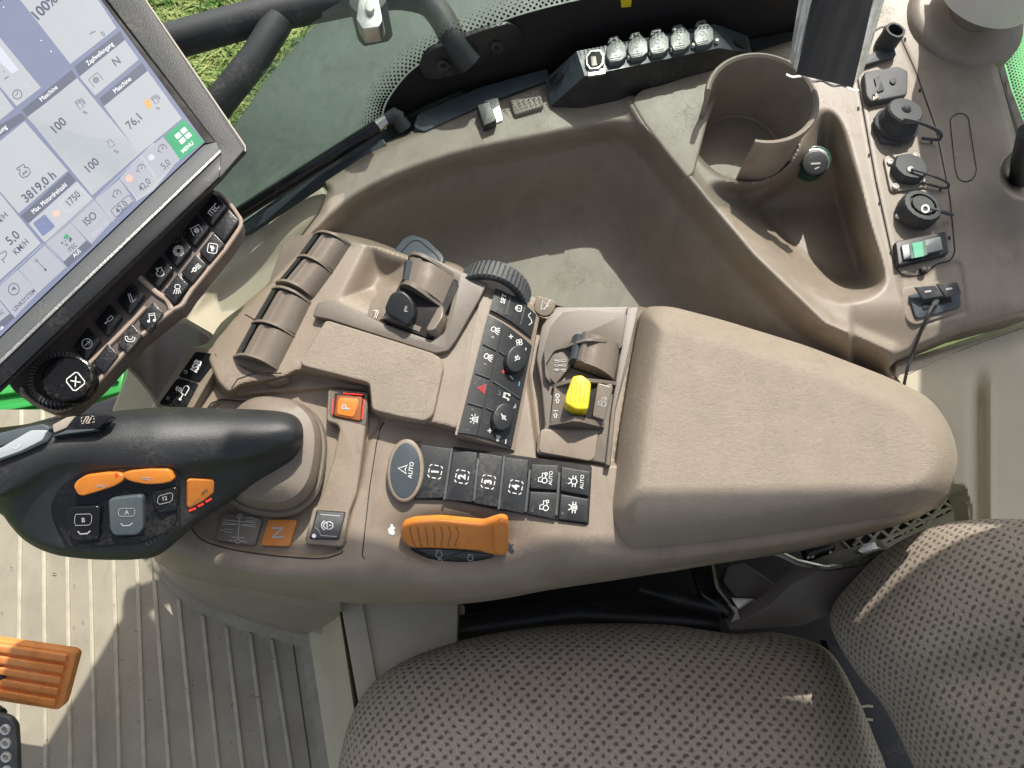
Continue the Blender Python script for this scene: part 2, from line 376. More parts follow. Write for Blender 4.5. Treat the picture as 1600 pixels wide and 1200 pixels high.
# ---------------- pictograms ----------------
def gear(r0,r1,n=9):
    o=[]
    for i in range(n):
        for k,(r) in ((-.32,r0),(-.18,r1),(.18,r1),(.32,r0)):
            a=2*math.pi*(i+k)/n; o.append((r*math.cos(a),r*math.sin(a)))
    return o
RB=lambda x,y,r=.25:[(-x+r,-y),(x-r,-y),(x,-y+r),(x,y-r),(x-r,y),(-x+r,y),(-x,y-r),(-x,-y+r)]
TR=[('c',-.5,-.35,.45),('c',.65,-.55,.22),('l',[(-.1,-.5),(.4,-.5)]),('l',[(.75,-.3),(.75,.1),(.1,.1),(-.1,.7),(-.75,.7),(-.75,.15)])]
ICON={
'engine':[('L',[(-.15,.75),(.5,.75),(.5,.4),(.3,.4),(.75,-.05),(.6,-.65),(0,-.85),(-.6,-.65),(-.75,-.05),(-.3,.35),(-.3,.5),(-.6,.55),(-.6,.8)])],
'gear':[('L',gear(.65,.95,12)),('c',0,0,.48)],
'pto':[('l',[(-.9,-.7),(-.9,.8),(.9,.8),(.9,-.7)]),('L',gear(.3,.48,8)),('c',0,0,.14)],
'slash':[('L',[(-.45,.9),(-.1,.95),(.25,-.5),(.1,-.75),(-.2,-.7)]),('l',[(.1,-.8),(.95,-.3)])],
'cyl':[('L',[(-.15,.3),(.75,.3),(.95,.12),(.95,-.12),(.75,-.3),(-.15,-.3)]),('l',[(-.15,0),(-.8,0)]),('d',-.85,0,.17)],
'arrow':[('c',0,0,.95),('l',[(-.45,-.45),(.4,.4)]),('l',[(-.1,.45),(.45,.45),(.45,-.1)])],
'person':[('L',RB(.9,.9)),('d',-.35,.35,.18),('f',[(0,.55),(.5,0),(.22,0),(.22,-.55),(-.22,-.55),(-.22,0),(-.5,0)])],
'snowheat':[('L',gear(.22,.42,6)),('l',[(-.85,0),(-.45,0)]),('l',[(.65,.5),(.55,.15),(.7,-.15),(.6,-.5)]),('l',[(.95,.5),(.85,.15),(1,-.15),(.9,-.5)]),('l',[(1.25,.5),(1.15,.15),(1.3,-.15),(1.2,-.5)])],
'lamp':[('L',[(-.1,.9),(.5,.85),(.75,.45),(.5,.1),(-.1,.1),(-.35,.5)]),('l',[(-.3,0),(-.7,-.8)]),('l',[(0,-.05),(-.2,-.9)]),('l',[(.25,-.05),(.25,-.9)]),('l',[(.5,0),(.7,-.8)])],
'note':[('l',[(-.45,-.6),(-.45,.75),(.65,.75),(.65,-.6)]),('l',[(-.45,.4),(.65,.4)]),('d',-.68,-.62,.27),('d',.42,-.62,.27)],
'phone':[('L',[(-.95,.45),(-.45,.45),(-.4,0),(.4,0),(.45,.45),(.95,.45),(.85,-.1),(.45,-.45),(-.45,-.45),(-.85,-.1)])],
'xbox':[('L',RB(.95,.95)),('l',[(-.45,-.5),(.45,.5)]),('l',[(-.45,.5),(.45,-.5)])],
'lock':[('L',RB(.62,.48,.1)),('a',0,.4,.4,0,180),('l',[(0,.15),(0,-.2)])],
'lockside':[('L',[(-.1,-.55),(.35,-.6),(.8,-.3),(.8,.3),(.35,.6),(-.1,.55)]),('a',-.15,0,.48,90,270),('l',[(.2,0),(.55,0)]),('a',-.2,0,.75,110,250)],
'nbox':[('l',[(-.9,-.3),(-.9,.3)]),('l',[(.9,-.3),(.9,.3)]),('a',-.6,.6,.3,90,180),('a',.6,.6,.3,0,90),('a',-.6,-.6,.3,180,270),('a',.6,-.6,.3,270,360),('l',[(-.3,.9),(.3,.9)]),('l',[(-.3,-.9),(.3,-.9)])],
'tractor':TR,
'tractorA':TR+[('t','AUTO',0,-1.4,.62)],
'axle':[('c',0,0,.5),('l',[(-1,.25),(-.5,.25)]),('l',[(-1,-.25),(-.5,-.25)]),('l',[(1,.25),(.5,.25)]),('l',[(1,-.25),(.5,-.25)]),('l',[(-.2,.5),(-.5,1)]),('l',[(.2,.5),(.5,1)]),('l',[(-.25,0),(.25,0)]),('l',[(-.25,.2),(.25,.2)]),('l',[(-.25,-.2),(.25,-.2)])],
'axleA':[('c',0,0,.5),('l',[(-1,.25),(-.5,.25)]),('l',[(-1,-.25),(-.5,-.25)]),('l',[(1,.25),(.5,.25)]),('l',[(1,-.25),(.5,-.25)]),('l',[(-.2,.5),(-.5,1)]),('l',[(.2,.5),(.5,1)]),('t','AUTO',0,-1.4,.62)],
'steer':[('L',[(0,1.1),(.75,-.45),(0,-.1),(-.75,-.45)]),('t','AUTO',0,-1.15,.72)],
'warn':[('L',[(0,.8),(.85,-.6),(-.85,-.6)]),('L',[(0,.3),(.4,-.35),(-.4,-.35)])],
'beacon':[('l',[(-.45,-.6),(-.45,.1),(-.2,.45),(.2,.45),(.45,.1),(.45,-.6)]),('l',[(-.8,-.7),(.8,-.7)]),('l',[(0,-.6),(0,.3)]),('l',[(0,.65),(0,1)]),('l',[(-.6,.5),(-.9,.8)]),('l',[(.6,.5),(.9,.8)]),('l',[(-.75,0),(-1.1,0)]),('l',[(.75,0),(1.1,0)])],
'fan':[('c',.32,.32,.3),('c',-.32,.32,.3),('c',.32,-.32,.3),('c',-.32,-.32,.3)],
'plus':[('l',[(-1,0),(1,0)]),('l',[(0,-1),(0,1)])],'minus':[('l',[(-1,0),(1,0)])],
'seat':[('l',[(-.7,.5),(-.3,.1),(-.1,-.6),(.5,-.6)]),('c',.25,.3,.25),('l',[(.1,0),(.6,-.2),(.9,.1)])],
'mute':[('L',[(-.6,-.25),(-.25,-.25),(.2,-.6),(.2,.6),(-.25,.25),(-.6,.25)]),('l',[(-.8,-.8),(.7,.8)])],
'horn':[('l',[(-.7,-.2),(-.2,-.2),(-.2,.2),(-.7,.2),(-.7,-.2)]),('l',[(0,-.4),(0,.4)]),('l',[(.3,-.5),(.3,.5)]),('l',[(.6,-.6),(.6,.6)])],
'pump':[('L',[(-.55,-.8),(-.55,.8),(.25,.8),(.25,-.8)]),('L',[(-.38,.2),(-.38,.6),(.08,.6),(.08,.2)]),('l',[(.25,.3),(.6,.3),(.6,-.5),(.8,-.5),(.8,.4),(.5,.75)])],
'gauge':[('a',0,0,.8,-40,220),('l',[(0,0),(.45,.4)]),('d',0,0,.13),('l',[(-1.2,.1),(-.75,.1)]),('l',[(0,.8),(0,.55)]),('l',[(.55,.55),(.4,.4)])],
'dots':[('d',-.5,.5,.12),('d',-.2,0,.12),('c',-.7,-.4,.16),('c',.1,-.6,.16),('f',[(.6,.9),(1,.4),(.75,.4),(.75,0),(.45,0),(.45,.4),(.2,.4)])],
'hare':[('f',[(-.9,-.3),(-.3,.3),(.3,.2),(.5,.8),(.7,.3),(1,.1),(.6,-.2),(.7,-.7),(.2,-.3),(-.5,-.7)])],
'turtle':[('f',[(-.9,-.3),(-.7,.4),(0,.7),(.6,.3),(1,.4),(1,0),(.6,-.2),(.5,-.6),(.1,-.35),(-.5,-.7)])],
'steerpat':[('l',[(-.9,.35),(.9,.2)]),('l',[(-.9,.5),(.9,.5)]),('l',[(-.9,.2),(.9,.35)]),('l',[(0,.7),(0,-.6)]),('c',0,.85,.12),('l',[(-.35,-.6),(.35,-.6)]),('L',[(-.75,-.1),(-.35,-.1),(-.35,-.3),(-.75,-.3)]),('l',[(-1,-.2),(-.8,-.2)]),('L',[(.4,.8),(.75,.8),(.75,.6),(.4,.6)]),('l',[(.8,.7),(1,.7)]),('c',0,-.85,.14),('l',[(-.5,-.85),(-.2,-.85)]),('l',[(.2,-.85),(.5,-.85)])],
'rows':[('L',[(-.9,.8),(-.6,.8),(-.6,.3),(-.9,.3)]),('l',[(-.75,.3),(-.75,-.9)]),('L',[(-.2,.8),(.1,.8),(.1,.3),(-.2,.3)]),('l',[(-.05,.3),(-.05,-.9)]),('L',[(.5,.8),(.8,.8),(.8,.3),(.5,.3)]),('l',[(.65,.3),(.65,-.9)])],
'circup':[('c',0,.75,.3),('L',[(0,.25),(.4,-.1),(.15,-.1),(.15,-.5),(-.15,-.5),(-.15,-.1),(-.4,-.1)])],
'barup':[('l',[(-.4,.7),(.4,.7)]),('L',[(0,.25),(.4,-.1),(.15,-.1),(.15,-.5),(-.15,-.5),(-.15,-.1),(-.4,-.1)])],
'swap':[('L',[(-.9,-.15),(0,-.15),(0,.15),(-.9,.15)]),('L',[(.2,-.4),(.8,0),(.2,.4)])],
'joy':[('c',0,.3,.5),('l',[(-.8,-.7),(0,.2),(.8,-.7)])],
}
# =============== outside: ground, grass, tractor side ===============
mat('soil',(.10,.13,.045),.9,.3); mat('grass_a',(.23,.38,.07),.6,.25,vs=3)
mat('grass_b',(.42,.50,.20),.6,.2,vs=3)
mb=MB(); b=mb.add([Vector((-60,-40,-1.95)),Vector((60,-40,-1.95)),Vector((60,80,-1.95)),Vector((-60,80,-1.95))]); mb.f((b,b+1,b+2,b+3),'soil',False)
mb.build('ground',kind='structure')
def grass():
    m=bpy.data.materials.new('grass_mat'); MT['grass']=m; m.use_nodes=True; t=m.node_tree; b=t.nodes['Principled BSDF']
    tr=t.nodes.new('ShaderNodeBsdfTranslucent'); mx=t.nodes.new('ShaderNodeMixShader'); mx.inputs[0].default_value=.35
    tc=t.nodes.new('ShaderNodeTexCoord'); n=t.nodes.new('ShaderNodeTexNoise'); n.inputs['Scale'].default_value=11; n.inputs['Detail'].default_value=6
    r=t.nodes.new('ShaderNodeValToRGB'); e=r.color_ramp.elements; e[0].position=.35; e[0].color=(.10,.24,.03,1); e[1].position=.65; e[1].color=(.44,.50,.17,1)
    t.links.new(tc.outputs['Object'],n.inputs['Vector']); t.links.new(n.outputs[0],r.inputs[0]); t.links.new(r.outputs[0],b.inputs['Base Color']); t.links.new(r.outputs[0],tr.inputs[0])
    t.links.new(b.outputs[0],mx.inputs[1]); t.links.new(tr.outputs[0],mx.inputs[2]); t.links.new(mx.outputs[0],t.nodes['Material Output'].inputs[0])
    b.inputs['Roughness'].default_value=.6
    mb=MB(); rnd=random.Random(3)
    def blade(p,k=1):
        a=rnd.uniform(0,6.28); L=rnd.uniform(.08,.26)*k; w=rnd.uniform(.004,.009)*k; d=Vector((math.cos(a),math.sin(a),0)); l=rnd.uniform(.3,1.5)
        s=Vector((-d.y,d.x,0))*w; m_=p+d*L*.4*l+Vector((0,0,L*.45)); e=p+d*L*l+Vector((0,0,L*(.75-.3*l)))
        b=mb.add([p-s,p+s,m_+s*.8,m_-s*.8,e]); mb.f((b,b+1,b+2,b+3),'grass',False); mb.f((b+3,b+2,b+4),'grass',False)
    for i in range(26000):
        u=rnd.uniform(180,760); v=rnd.uniform(-60,260); blade(P(u,v,-1.95),1)
    for i in range(5000):
        u=rnd.uniform(1480,1800); v=rnd.uniform(-80,260); blade(P(u,v,-1.95),1.2)
    return mb
grass().build('grass',label='bright sunlit meadow grass outside the cab',cat='grass',kind='stuff',ang=0)
# green tractor panels outside
mb=MB(); mb.prism([(-60,560),(120,540),(195,575),(188,612),(90,640),(-60,668)],HZ(-.75),'green_paint',h=0,depth=.05,bev=4)
mb.prism([(-40,612),(60,600),(180,588),(182,594),(60,608),(-40,622)],HZ(-.75),'green_paint',h=.012,depth=.012,bev=2); mb.prism([(-40,640),(40,628),(120,612),(122,618),(40,636),(-40,650)],HZ(-.75),'green_paint',h=.01,depth=.01,bev=2)
mb.build('engine_hood',label='bright green painted tractor panel outside, below the monitor',cat='tractor panel')
mb=MB(); mb.prism([(1500,-90),(1720,-90),(1720,420),(1605,330),(1520,150)],HZ(-.4),'green_paint',h=0,depth=.05,bev=6)
mb.build('rear_fender',label='green rear fender outside, behind the dotted rear glass at the right edge',cat='fender')
mat('dull_grey',(.075,.10,.08),.4,.5,.3,8,vs=2.2,grime=.6)
mb=MB(); mb.prism([(600,-200),(575,-40),(545,0),(486,44),(424,112),(352,215),(300,330),(330,470),(700,420),(1000,300),(1300,200),(1300,-200)],HZ(-.95),'dull_grey',h=0,depth=.5,bev=5)  # made-up slab; its uneven tone gives the dull look behind the glass
mb.build('dull_slab',label='dull grey green slab added to dull the view through the side window',cat='backing slab')
# =============== side window with dotted black border ===============
def glassmat(name,tint,haze,fac):
    m=bpy.data.materials.new(name); m.use_nodes=True; t=m.node_tree; N=t.nodes; L=t.links
    N.remove(N['Principled BSDF']); tr=N.new('ShaderNodeBsdfTransparent'); tr.inputs[0].default_value=tint+(1,)
    gl=N.new('ShaderNodeBsdfGlossy'); gl.inputs['Roughness'].default_value=.03; gl.inputs[0].default_value=(.8,.85,.85,1)
    df=N.new('ShaderNodeBsdfDiffuse'); df.inputs[0].default_value=haze+(1,)
    tc=N.new('ShaderNodeTexCoord'); n=N.new('ShaderNodeTexNoise'); n.inputs['Scale'].default_value=9; n.inputs['Detail'].default_value=8; n.inputs['Roughness'].default_value=.75
    mp=N.new('ShaderNodeMapping'); mp.inputs['Scale'].default_value=(2.5,1,.5); mp.inputs['Rotation'].default_value=(0,.3,0); L.new(tc.outputs['Object'],mp.inputs[0]); L.new(mp.outputs[0],n.inputs['Vector']); mr=N.new('ShaderNodeMapRange'); mr.inputs[1].default_value=.3; mr.inputs[2].default_value=.75; mr.inputs[3].default_value=fac*.5; mr.inputs[4].default_value=fac*1.5
    L.new(n.outputs[0],mr.inputs[0]); a=N.new('ShaderNodeMixShader'); L.new(mr.outputs[0],a.inputs[0]); L.new(tr.outputs[0],a.inputs[1]); L.new(df.outputs[0],a.inputs[2])
    fr=N.new('ShaderNodeLayerWeight'); pw=N.new('ShaderNodeMath'); pw.operation='POWER'; pw.inputs[1].default_value=5; L.new(fr.outputs['Facing'],pw.inputs[0]); ma=N.new('ShaderNodeMath'); ma.operation='MULTIPLY_ADD'; ma.inputs[1].default_value=.9; ma.inputs[2].default_value=.05; L.new(pw.outputs[0],ma.inputs[0]); c=N.new('ShaderNodeMixShader'); L.new(ma.outputs[0],c.inputs[0]); L.new(a.outputs[0],c.inputs[1]); L.new(gl.outputs[0],c.inputs[2])
    L.new(c.outputs[0],N['Material Output'].inputs[0]); MT[name]=m
glassmat('glass',(.74,.83,.78),(.36,.43,.39),.28)
glassmat('glass_clear',(.80,.92,.84),(.3,.35,.3),.03)
win=thing('side_window','dusty tinted side window with a dotted black border above the side console','window',P(800,130,-.07))
sill=[(300,400,-.17),(380,345,-.145),(500,262,-.11),(620,190,-.085),(750,142,-.075),(850,115,-.07),(1000,85,-.068),(1150,62,-.066),(1280,40,-.065)]
sillc=[P(*p) for p in cr(sill,4,False)]
UPW=Vector((0,.09,1)).normalized()
mb=MB(); rr=[[q+UPW*h for q in sillc] for h in (0,.1,.2,.3,.42)]
mb.rings(rr,'glass',closed=False)
pane_bv=BV(mb)
# keep only the part right of the pane's cut edge
cut=[(560,-400),(560,-20),(480,44),(414,112),(345,215),(320,330),(300,400),(250,420)]
Vn=[];Fn=[]
def inpane(q):
    u,v=pix(q); s=sdf(np.array([u]),np.array([v]),[(560,-900),(562,-20),(480,44),(414,112),(345,215),(300,420),(1400,420),(1400,-900)]); return s[0]>0
mb=MB(); N1=180; fine=[P(*p) for p in cr(sill,40,False)]
hs=[.45*(i/110)**1 for i in range(111)]
b=mb.add([q+UPW*h for h in hs for q in fine]); W=len(fine)
for j in range(len(hs)-1):
    for i in range(W-1):
        idx=(b+j*W+i,b+j*W+i+1,b+(j+1)*W+i+1,b+(j+1)*W+i)
        if inpane(mb.V[idx[0]]): mb.f(idx,'glass')
mb.build('pane',win)
# frit: black border and dots, 0.6 mm inside the glass
fr_c=[(598,193),(600,170),(612,146),(640,112),(680,84),(730,56),(790,30),(850,12),(900,0),(960,-14),(1280,-80)]
frc=cr(fr_c,6,False)
mb=MB(); top=[pane_bv.at(u,v,.0012) for u,v in frc]; 
fu=np.array([p[0] for p in frc]); 
sl_px=[pix(q) for q in fine]; su=np.array([p[0] for p in sl_px]); sv=np.array([p[1] for p in sl_px])
rows=[]
for k in range(9):
    rows.append([pane_bv.at(u*(1-k/8)+(max(u,615+(u-600)*.97))*k/8, v*(1-k/8)+(np.interp(u,su,sv)+9)*k/8,.0012) for u,v in frc])
mb.rings(rows,'gap',closed=False)
for k in range(1,8):                                  # dots fading outwards
    for i in range(0,len(frc)-1):
        a,c=frc[i],frc[i+1]; L=math.dist(a,c); n=max(1,int(L/6.2))
        for j in range(n):
            t=(j+.5*(k%2))/n; u=a[0]+(c[0]-a[0])*t; v=a[1]+(c[1]-a[1])*t; dx,dy=(c[0]-a[0])/L,(c[1]-a[1])/L
            u+=dy*k*4.6; v-=dx*k*4.6; r=2.75*(1-k/9.0)
            if u>600 and v<-60: continue
            q=[pane_bv.at(u+r*math.cos(x),v+r*math.sin(x),.0012) for x in [math.pi*2*z/7 for z in range(7)]]
            bb=mb.add(q); mb.f([bb+z for z in range(7)],'gap',False)
mb.build('dotted_border',win)
mb=MB()
mb.surf(lambda s,t:(lambda a:(a[0],a[1]+t*(16+14*s)+2,a[2]+.004))(cr(sill,10,False)[min(80,int(s*80))]),80,1,'black',.03)
mb.build('sill_seal',win)
mb=MB(); pb=pane_bv
mb.fill([(969,-6),(987,-6),(985,9),(970,10)],pb,'yellow',.002); mb.build('sticker',win,label='small yellow sticker on the black glass border')
# lower gasket strip on the trim
mb=MB(); mb.prism(rc([(646,198),(652,178),(750,136),(856,106),(858,124),(760,160),(662,206)],5),HZ(-.057),'blue_gray',h=.004,bev=1.5)
mb.prism(rc([(380,352),(505,268),(598,216),(604,226),(512,282),(385,366)],3),PL((380,352,-.13),(604,220,-.06),(520,300,-.09)),'blue_gray',h=.004,bev=1.5)
mb.build('gasket',win)
# grab handle
gh=thing('grab_handle','black tubular grab handle bolted across the side window behind the monitor','grab handle',P(700,100,0))
def q(u,v,z): return P(u,v,z)
mb=MB(); path=[q(120,104,.03),q(180,90,.03),q(270,64,.03),q(400,28,.03),q(520,2,.03),q(600,-12,.03),q(640,-8,.03),q(672,6,.025),q(694,34,.02),q(708,62,.012),q(722,84,.0),q(735,100,-.01)]
path=[Vector(p) for p in cr([tuple(x) for x in path],5,False)]
rad=[.0205 if i<25 else .0205-.0045*min(1,(i-25)/10) for i in range(len(path))]
mb.tube(path,rad,'rubber',16); mb.build('tube',gh)
mb=MB(); mb.tube([q(270,270,-.05),q(345,158,-.0),q(400,90,.02),q(436,30,.03)],[.0178]*4,'rubber',14); mb.build('strut',gh)
mb=MB(); pn=pane_bv.plane(720,90)
mb.prism(rc([(655,110),(668,80),(700,68),(760,46),(800,36),(818,50),(812,74),(770,96),(700,122),(668,126)],14,6),pn,'black',h=.008,depth=.007,bev=2)
for (u,v) in ((693,104),(777,76)): mb.prism(ell(u,v,10,8,14),pn,'rubber',h=.013,depth=.006,bev=2); mb.prism(ell(u,v,5,4,6),pn,'gap',h=.0145,depth=.003,bev=.5)
mb.build('mounting_plate',gh)
mb=MB(); pl=PL((560,0,.055),(610,0,.055),(580,40,.055))
mb.prism(rc([(545,-20),(600,-20),(604,2),(596,12),(556,20),(545,8)],4),pl,'rubber',h=.006,depth=.05,bev=2)
mb.prism(rc([(562,-20),(588,-20),(598,30),(592,42),(566,46),(556,30)],4),pl,'metal',h=.012,depth=.02,bev=2)
mb.prism(ell(577,8,8,10,12),pl,'foil',h=.018,depth=.008,bev=2)
mb.build('clamp',gh,label='black pipe clamp with a bright metal bolt')
# gas strut
gs=thing('gas_strut','black gas strut with ball joint lying along the window sill','gas strut',P(600,190,-.05))
mb=MB(); a_=q(345,352,-.10); b_=q(590,197,-.05); mb.tube([a_,b_],.0085,'black_gloss',16); mb.build('cylinder',gs)
mb=MB(); mb.tube([b_,q(604,186,-.047)],[.0085,.0065],'metal',12); mb.tube([q(604,186,-.047),q(616,180,-.045),q(626,184,-.05)],[.007,.0095,.008],'rubber',12)
mb.tube([q(618,180,-.045),q(632,200,-.06)],[.008,.010],'rubber',12); mb.build('ball_joint',gs)
# =============== cab floor ===============

mb=MB()
wall=[(228,560),(236,700),(246,880),(300,937),(380,970),(462,994),(482,998),(500,1100),(520,1230),(560,1500),(900,1500),(900,560)]
def zf(U,V):
    d=sdf(U,V,wall); return -.62+.012*ss(d,-14,-8)+.10*ss(d,-3,26)
field(mb,-260,640,610,1400,5,zf,lambda U,V:np.minimum(60-sdf(U,V,wall),V-640),'floor_mat')
mb.build('floor',kind='structure')
rb=thing('rubber_mat','beige ribbed rubber floor mat with pale raised ribs','floor mat',P(250,1000,-.62))
mb=MB(); hz=HZ(-.62)
ribs=[(-50,640,-56,1400),(-10,640,-14,1400),(33,640,26,1210),(66,640,70,1210),(101,640,109,1210),(134,640,148,1210),(170,640,186,1210),(205,640,225,1210),(240,906,264,1210),(278,936,305,1210),(316,962,342,1210),(353,980,380,1210),(390,990,418,1210),(424,1000,456,1210)]
for u0,v0,u1,v1 in ribs:
    v2=1400; u2=u1+(u1-u0)*(v2-v1)/max(1,(v1-v0)); wd=3.1
    mb.prism([(u0-wd,v0),(u0+wd,v0),(u2+wd,v2),(u2-wd,v2)],hz,'floor_rib',h=.0045,depth=.006,bev=1.6,seg=2)
mb.build('ribs',rb)
mb=MB(); mb.ribbon([(458,1007),(487,1210),(500,1400)],hz,'gap',1.6,.0015); mb.build('groove',rb)
mat('grit_bits',(.20,.16,.10),.9,.4)
mb=MB(); rnd=random.Random(11)
for i in range(150):
    u=rnd.uniform(-20,470); v=rnd.uniform(850,1230); 
    if sdf(np.array([u]),np.array([v]),wall)[0]>-12: continue
    p=P(u,v,-.6155); s_=rnd.choice((.0007,.0009,.0012,.0016)); a=rnd.uniform(0,6.3); l=rnd.uniform(1,5) if rnd.random()<.2 else 1
    d=Vector((math.cos(a),math.sin(a),0)); e_=Vector((-d.y,d.x,0)); b=mb.add([p-d*s_*l,p-e_*s_*.7,p+d*s_*l,p+e_*s_*.7,p+Vector((0,0,s_))])
    for q3 in ((0,1,4),(1,2,4),(2,3,4),(3,0,4)): mb.f([b+j for j in q3],'grit_bits',False)
mb.build('grit',label='fine grit and straw crumbs scattered on the ribbed floor mat',cat='grit',kind='stuff',ang=0)
# door sill at the left edge above the floor
mb=MB(); mb.prism([(-120,672),(20,668),(120,640),(196,612),(196,632),(120,668),(20,705),(-120,730)],HZ(-.55),'black',h=0,depth=.04,bev=4)
mb.build('door_sill',label='black rubber door sill beside the green panel',cat='door sill')
mb=MB(); mb.prism([(176,640),(196,590),(200,560),(250,560),(262,600),(262,700),(160,700)],PL((176,640,-.42),(262,600,-.36),(250,700,-.5)),'cream',h=0,depth=.3,bev=4)
mb.build('trim_post',label='olive beige trim post between green panel and console',cat='trim panel')
# pedals
pd=thing('accelerator_pedal','orange ribbed pedal pad on the left above the floor mat','pedal',P(60,1055,-.42))
pp=PL((0,1003,-.42),(118,1020,-.42),(60,1110,-.46))
mb=MB(); mb.prism(rc([(-80,990),(0,1002),(112,1018),(119,1024),(98,1103),(90,1110),(0,1096),(-80,1084)],6),pp,'orange_pedal',h=0,depth=.014,bev=3); 
for k in range(5):
    y=1006+k*17.5; mb.prism(rc([(-80,y-8),(0,y+3),(104-k*4.4,y+18),(102-k*4.4,y+29),(0,y+14),(-80,y+4)],4),pp,'orange_pedal',h=.006,depth=.008,bev=2.2)
mb.build('pad',pd)
mb=MB(); mb.tube([P(10,1050,-.44),P(-60,1040,-.52),P(-150,1010,-.6)],[.012,.012,.012],'black',10); mb.build('pedal_arm',pd)
pd2=thing('brake_pedal','silver perforated metal pedal at the lower left corner','pedal',P(5,1160,-.40))
pp=PL((0,1120,-.40),(25,1125,-.40),(10,1200,-.43))
mb=MB(); mb.prism(rc([(-60,1108),(0,1118),(14,1122),(24,1134),(26,1160),(28,1230),(-60,1230)],6),pp,'pedal_plate',h=0,depth=.008,bev=2)
for k in range(5):
    for du in (0,-26):
        u,v=9.5+du+k*.7,1139+k*21.5; mb.lathe(pp.at(u,v,0),pp.n,[(.0072,.0),(.0066,.0035),(.0052,.0035),(.0045,-.0005)],'foil',18)
        mb.fill(ell(u,v,5,5,14),pp,'floor_mat',.0006)
mb.build('pad',pd2); mb=MB(); mb.tube([P(2,1116,-.41),P(-10,1108,-.42),P(-80,1100,-.5)],[.008,.008,.008],'black',10); mb.build('pedal_arm',pd2)
# =============== console pedestal and seat base ===============
mb=MB()
rowsP=[[(226,800,-.16),(238,860,-.16),(262,884,-.16),(320,905,-.16),(400,918,-.16),(470,925,-.16),(531,926,-.16),(531,800,-.16)],
       [(228,800,-.3),(240,862,-.3),(275,903,-.3),(335,935,-.3),(400,955,-.3),(470,965,-.3),(531,962,-.3),(531,800,-.3)],
       [(232,800,-.56),(246,880,-.56),(300,934,-.56),(380,966,-.56),(462,990,-.56),(490,988,-.56),(529,975,-.56),(529,800,-.56)]]
rowsP=[[P(*p) for p in cr(r[:7],5,False)]+[P(*r[7])] for r in rowsP]
mb.rings(rowsP,'side_trim',closed=False); mb.build('console_pedestal',label='beige column that carries the armrest console above the floor mat',cat='pedestal')
sb=thing('base_box','cream seat base box between the floor mat and the seat','seat base',P(600,1000,-.5))
mb=MB()
L0=[(531,926),(560,938),(600,1075),(640,1240)]
mb.surf(lambda s,t:(529+s*34+t*60,926+t*330,-.30-.0*s),2,4,'cream',.3); mb.build('front_panel',sb)
mb=MB(); mb.surf(lambda s,t:(563+s*152+t*(52-60*s),936+t*320,-.305+.004*s),3,4,'cream',.3); mb.build('side_panel',sb)
mb=MB(); mb.surf(lambda s,t:(482+s*48+t*50,985-30*s+t*330,-.55+.25*s*s),5,4,'cream',.1); mb.build('lower_panel',sb)
# =============== side console (pocket, socket area) as one moulded surface ===============
sc=thing('side_console','large beige moulded side console with deep pocket under the window','side console',P(1100,250,-.055))
O2=[(432,420),(470,372),(500,332),(512,300),(508,284),(600,224),(650,202),(750,163),(850,126),(1000,114),(1150,88),(1240,60),(1256,20),(1262,-70),(1590,-70),(1570,20),(1558,60),(1560,110),(1588,215),(1600,262),(1660,300),(1660,470),(1600,494),(1500,520),(1402,560),(1390,575),(1440,640),(1400,760),(900,760),(430,760)]
PK=cr([(432,430),(480,372),(560,300),(700,243),(850,211),(950,190),(992,184),(1015,210),(1085,300),(1180,412),(1290,518),(1392,560),(1440,640),(1400,790),(900,800),(430,800)],4)
RQ=cr([(1100,292),(1146,338),(1202,398),(1272,454),(1312,470),(1345,467),(1372,454),(1381,430),(1356,345),(1334,255),(1316,196),(1290,170),(1262,200),(1240,240),(1180,280)],4)
SP=rc([(1336,100),(1350,60),(1380,40),(1402,48),(1430,110),(1462,200),(1484,310),(1492,395),(1484,408),(1462,412),(1445,430),(1412,432),(1398,418),(1368,280)],10)
ridge=[(985,160),(1003,190),(1085,284),(1180,397),(1290,503),(1392,548)]
_cc=P(1191,152,.004); CW=pix(Vector((_cc.x,_cc.y,-.062)))
def side_z(U,V):
    dq=blur(sdf(U,V,PK),9); z=-.055-.098*ss(dq,-4,175)**.9-.030*ss(dq,-5,34)
    dr=blur(sdf(U,V,RQ),3); z-=.105*ss(dr,-5,40)*(.45+.55*ss(V,235,330))
    z+=.010*np.exp(-(ldist(U,V,ridge)/9)**2)
    front=[(505,325),(560,290),(700,235),(850,203),(985,176)]
    z-=.006*ss(sdf(U,V,[(500,340)]+front+[(985,700),(500,700)]),-14,4)*0
    z-=.07*ss(80-np.hypot(U-CW[0],(V-CW[1])*1.12),-3,3)
    z+=.0025*ss(sdf(U,V,SP),-2,2)
    z+=.035*np.exp(-((U-1600)**2+(V-285)**2)/75**2)
    rh=np.hypot((U-1602)/1.0,V-272); z-=.05*ss(-rh,-38,-28)
    z+=.03*np.exp(-(((U-1545)/105)**2+((V+20)/75)**2))
    z-=.02*ss(V,470,560)*(U>1330)
    z-=.0025*ss(sdf(U,V,rc([(1403,432),(1500,408),(1512,490),(1424,510)],10)),-3,1)
    e=sdf(U,V,O2); z-=.012*ss(-e,-8,2)
    return z
mb=MB(); field(mb,420,1660,-70,760,3,side_z,lambda U,V:sdf(U,V,O2),'side_trim',2.0)
SB=BV(mb)
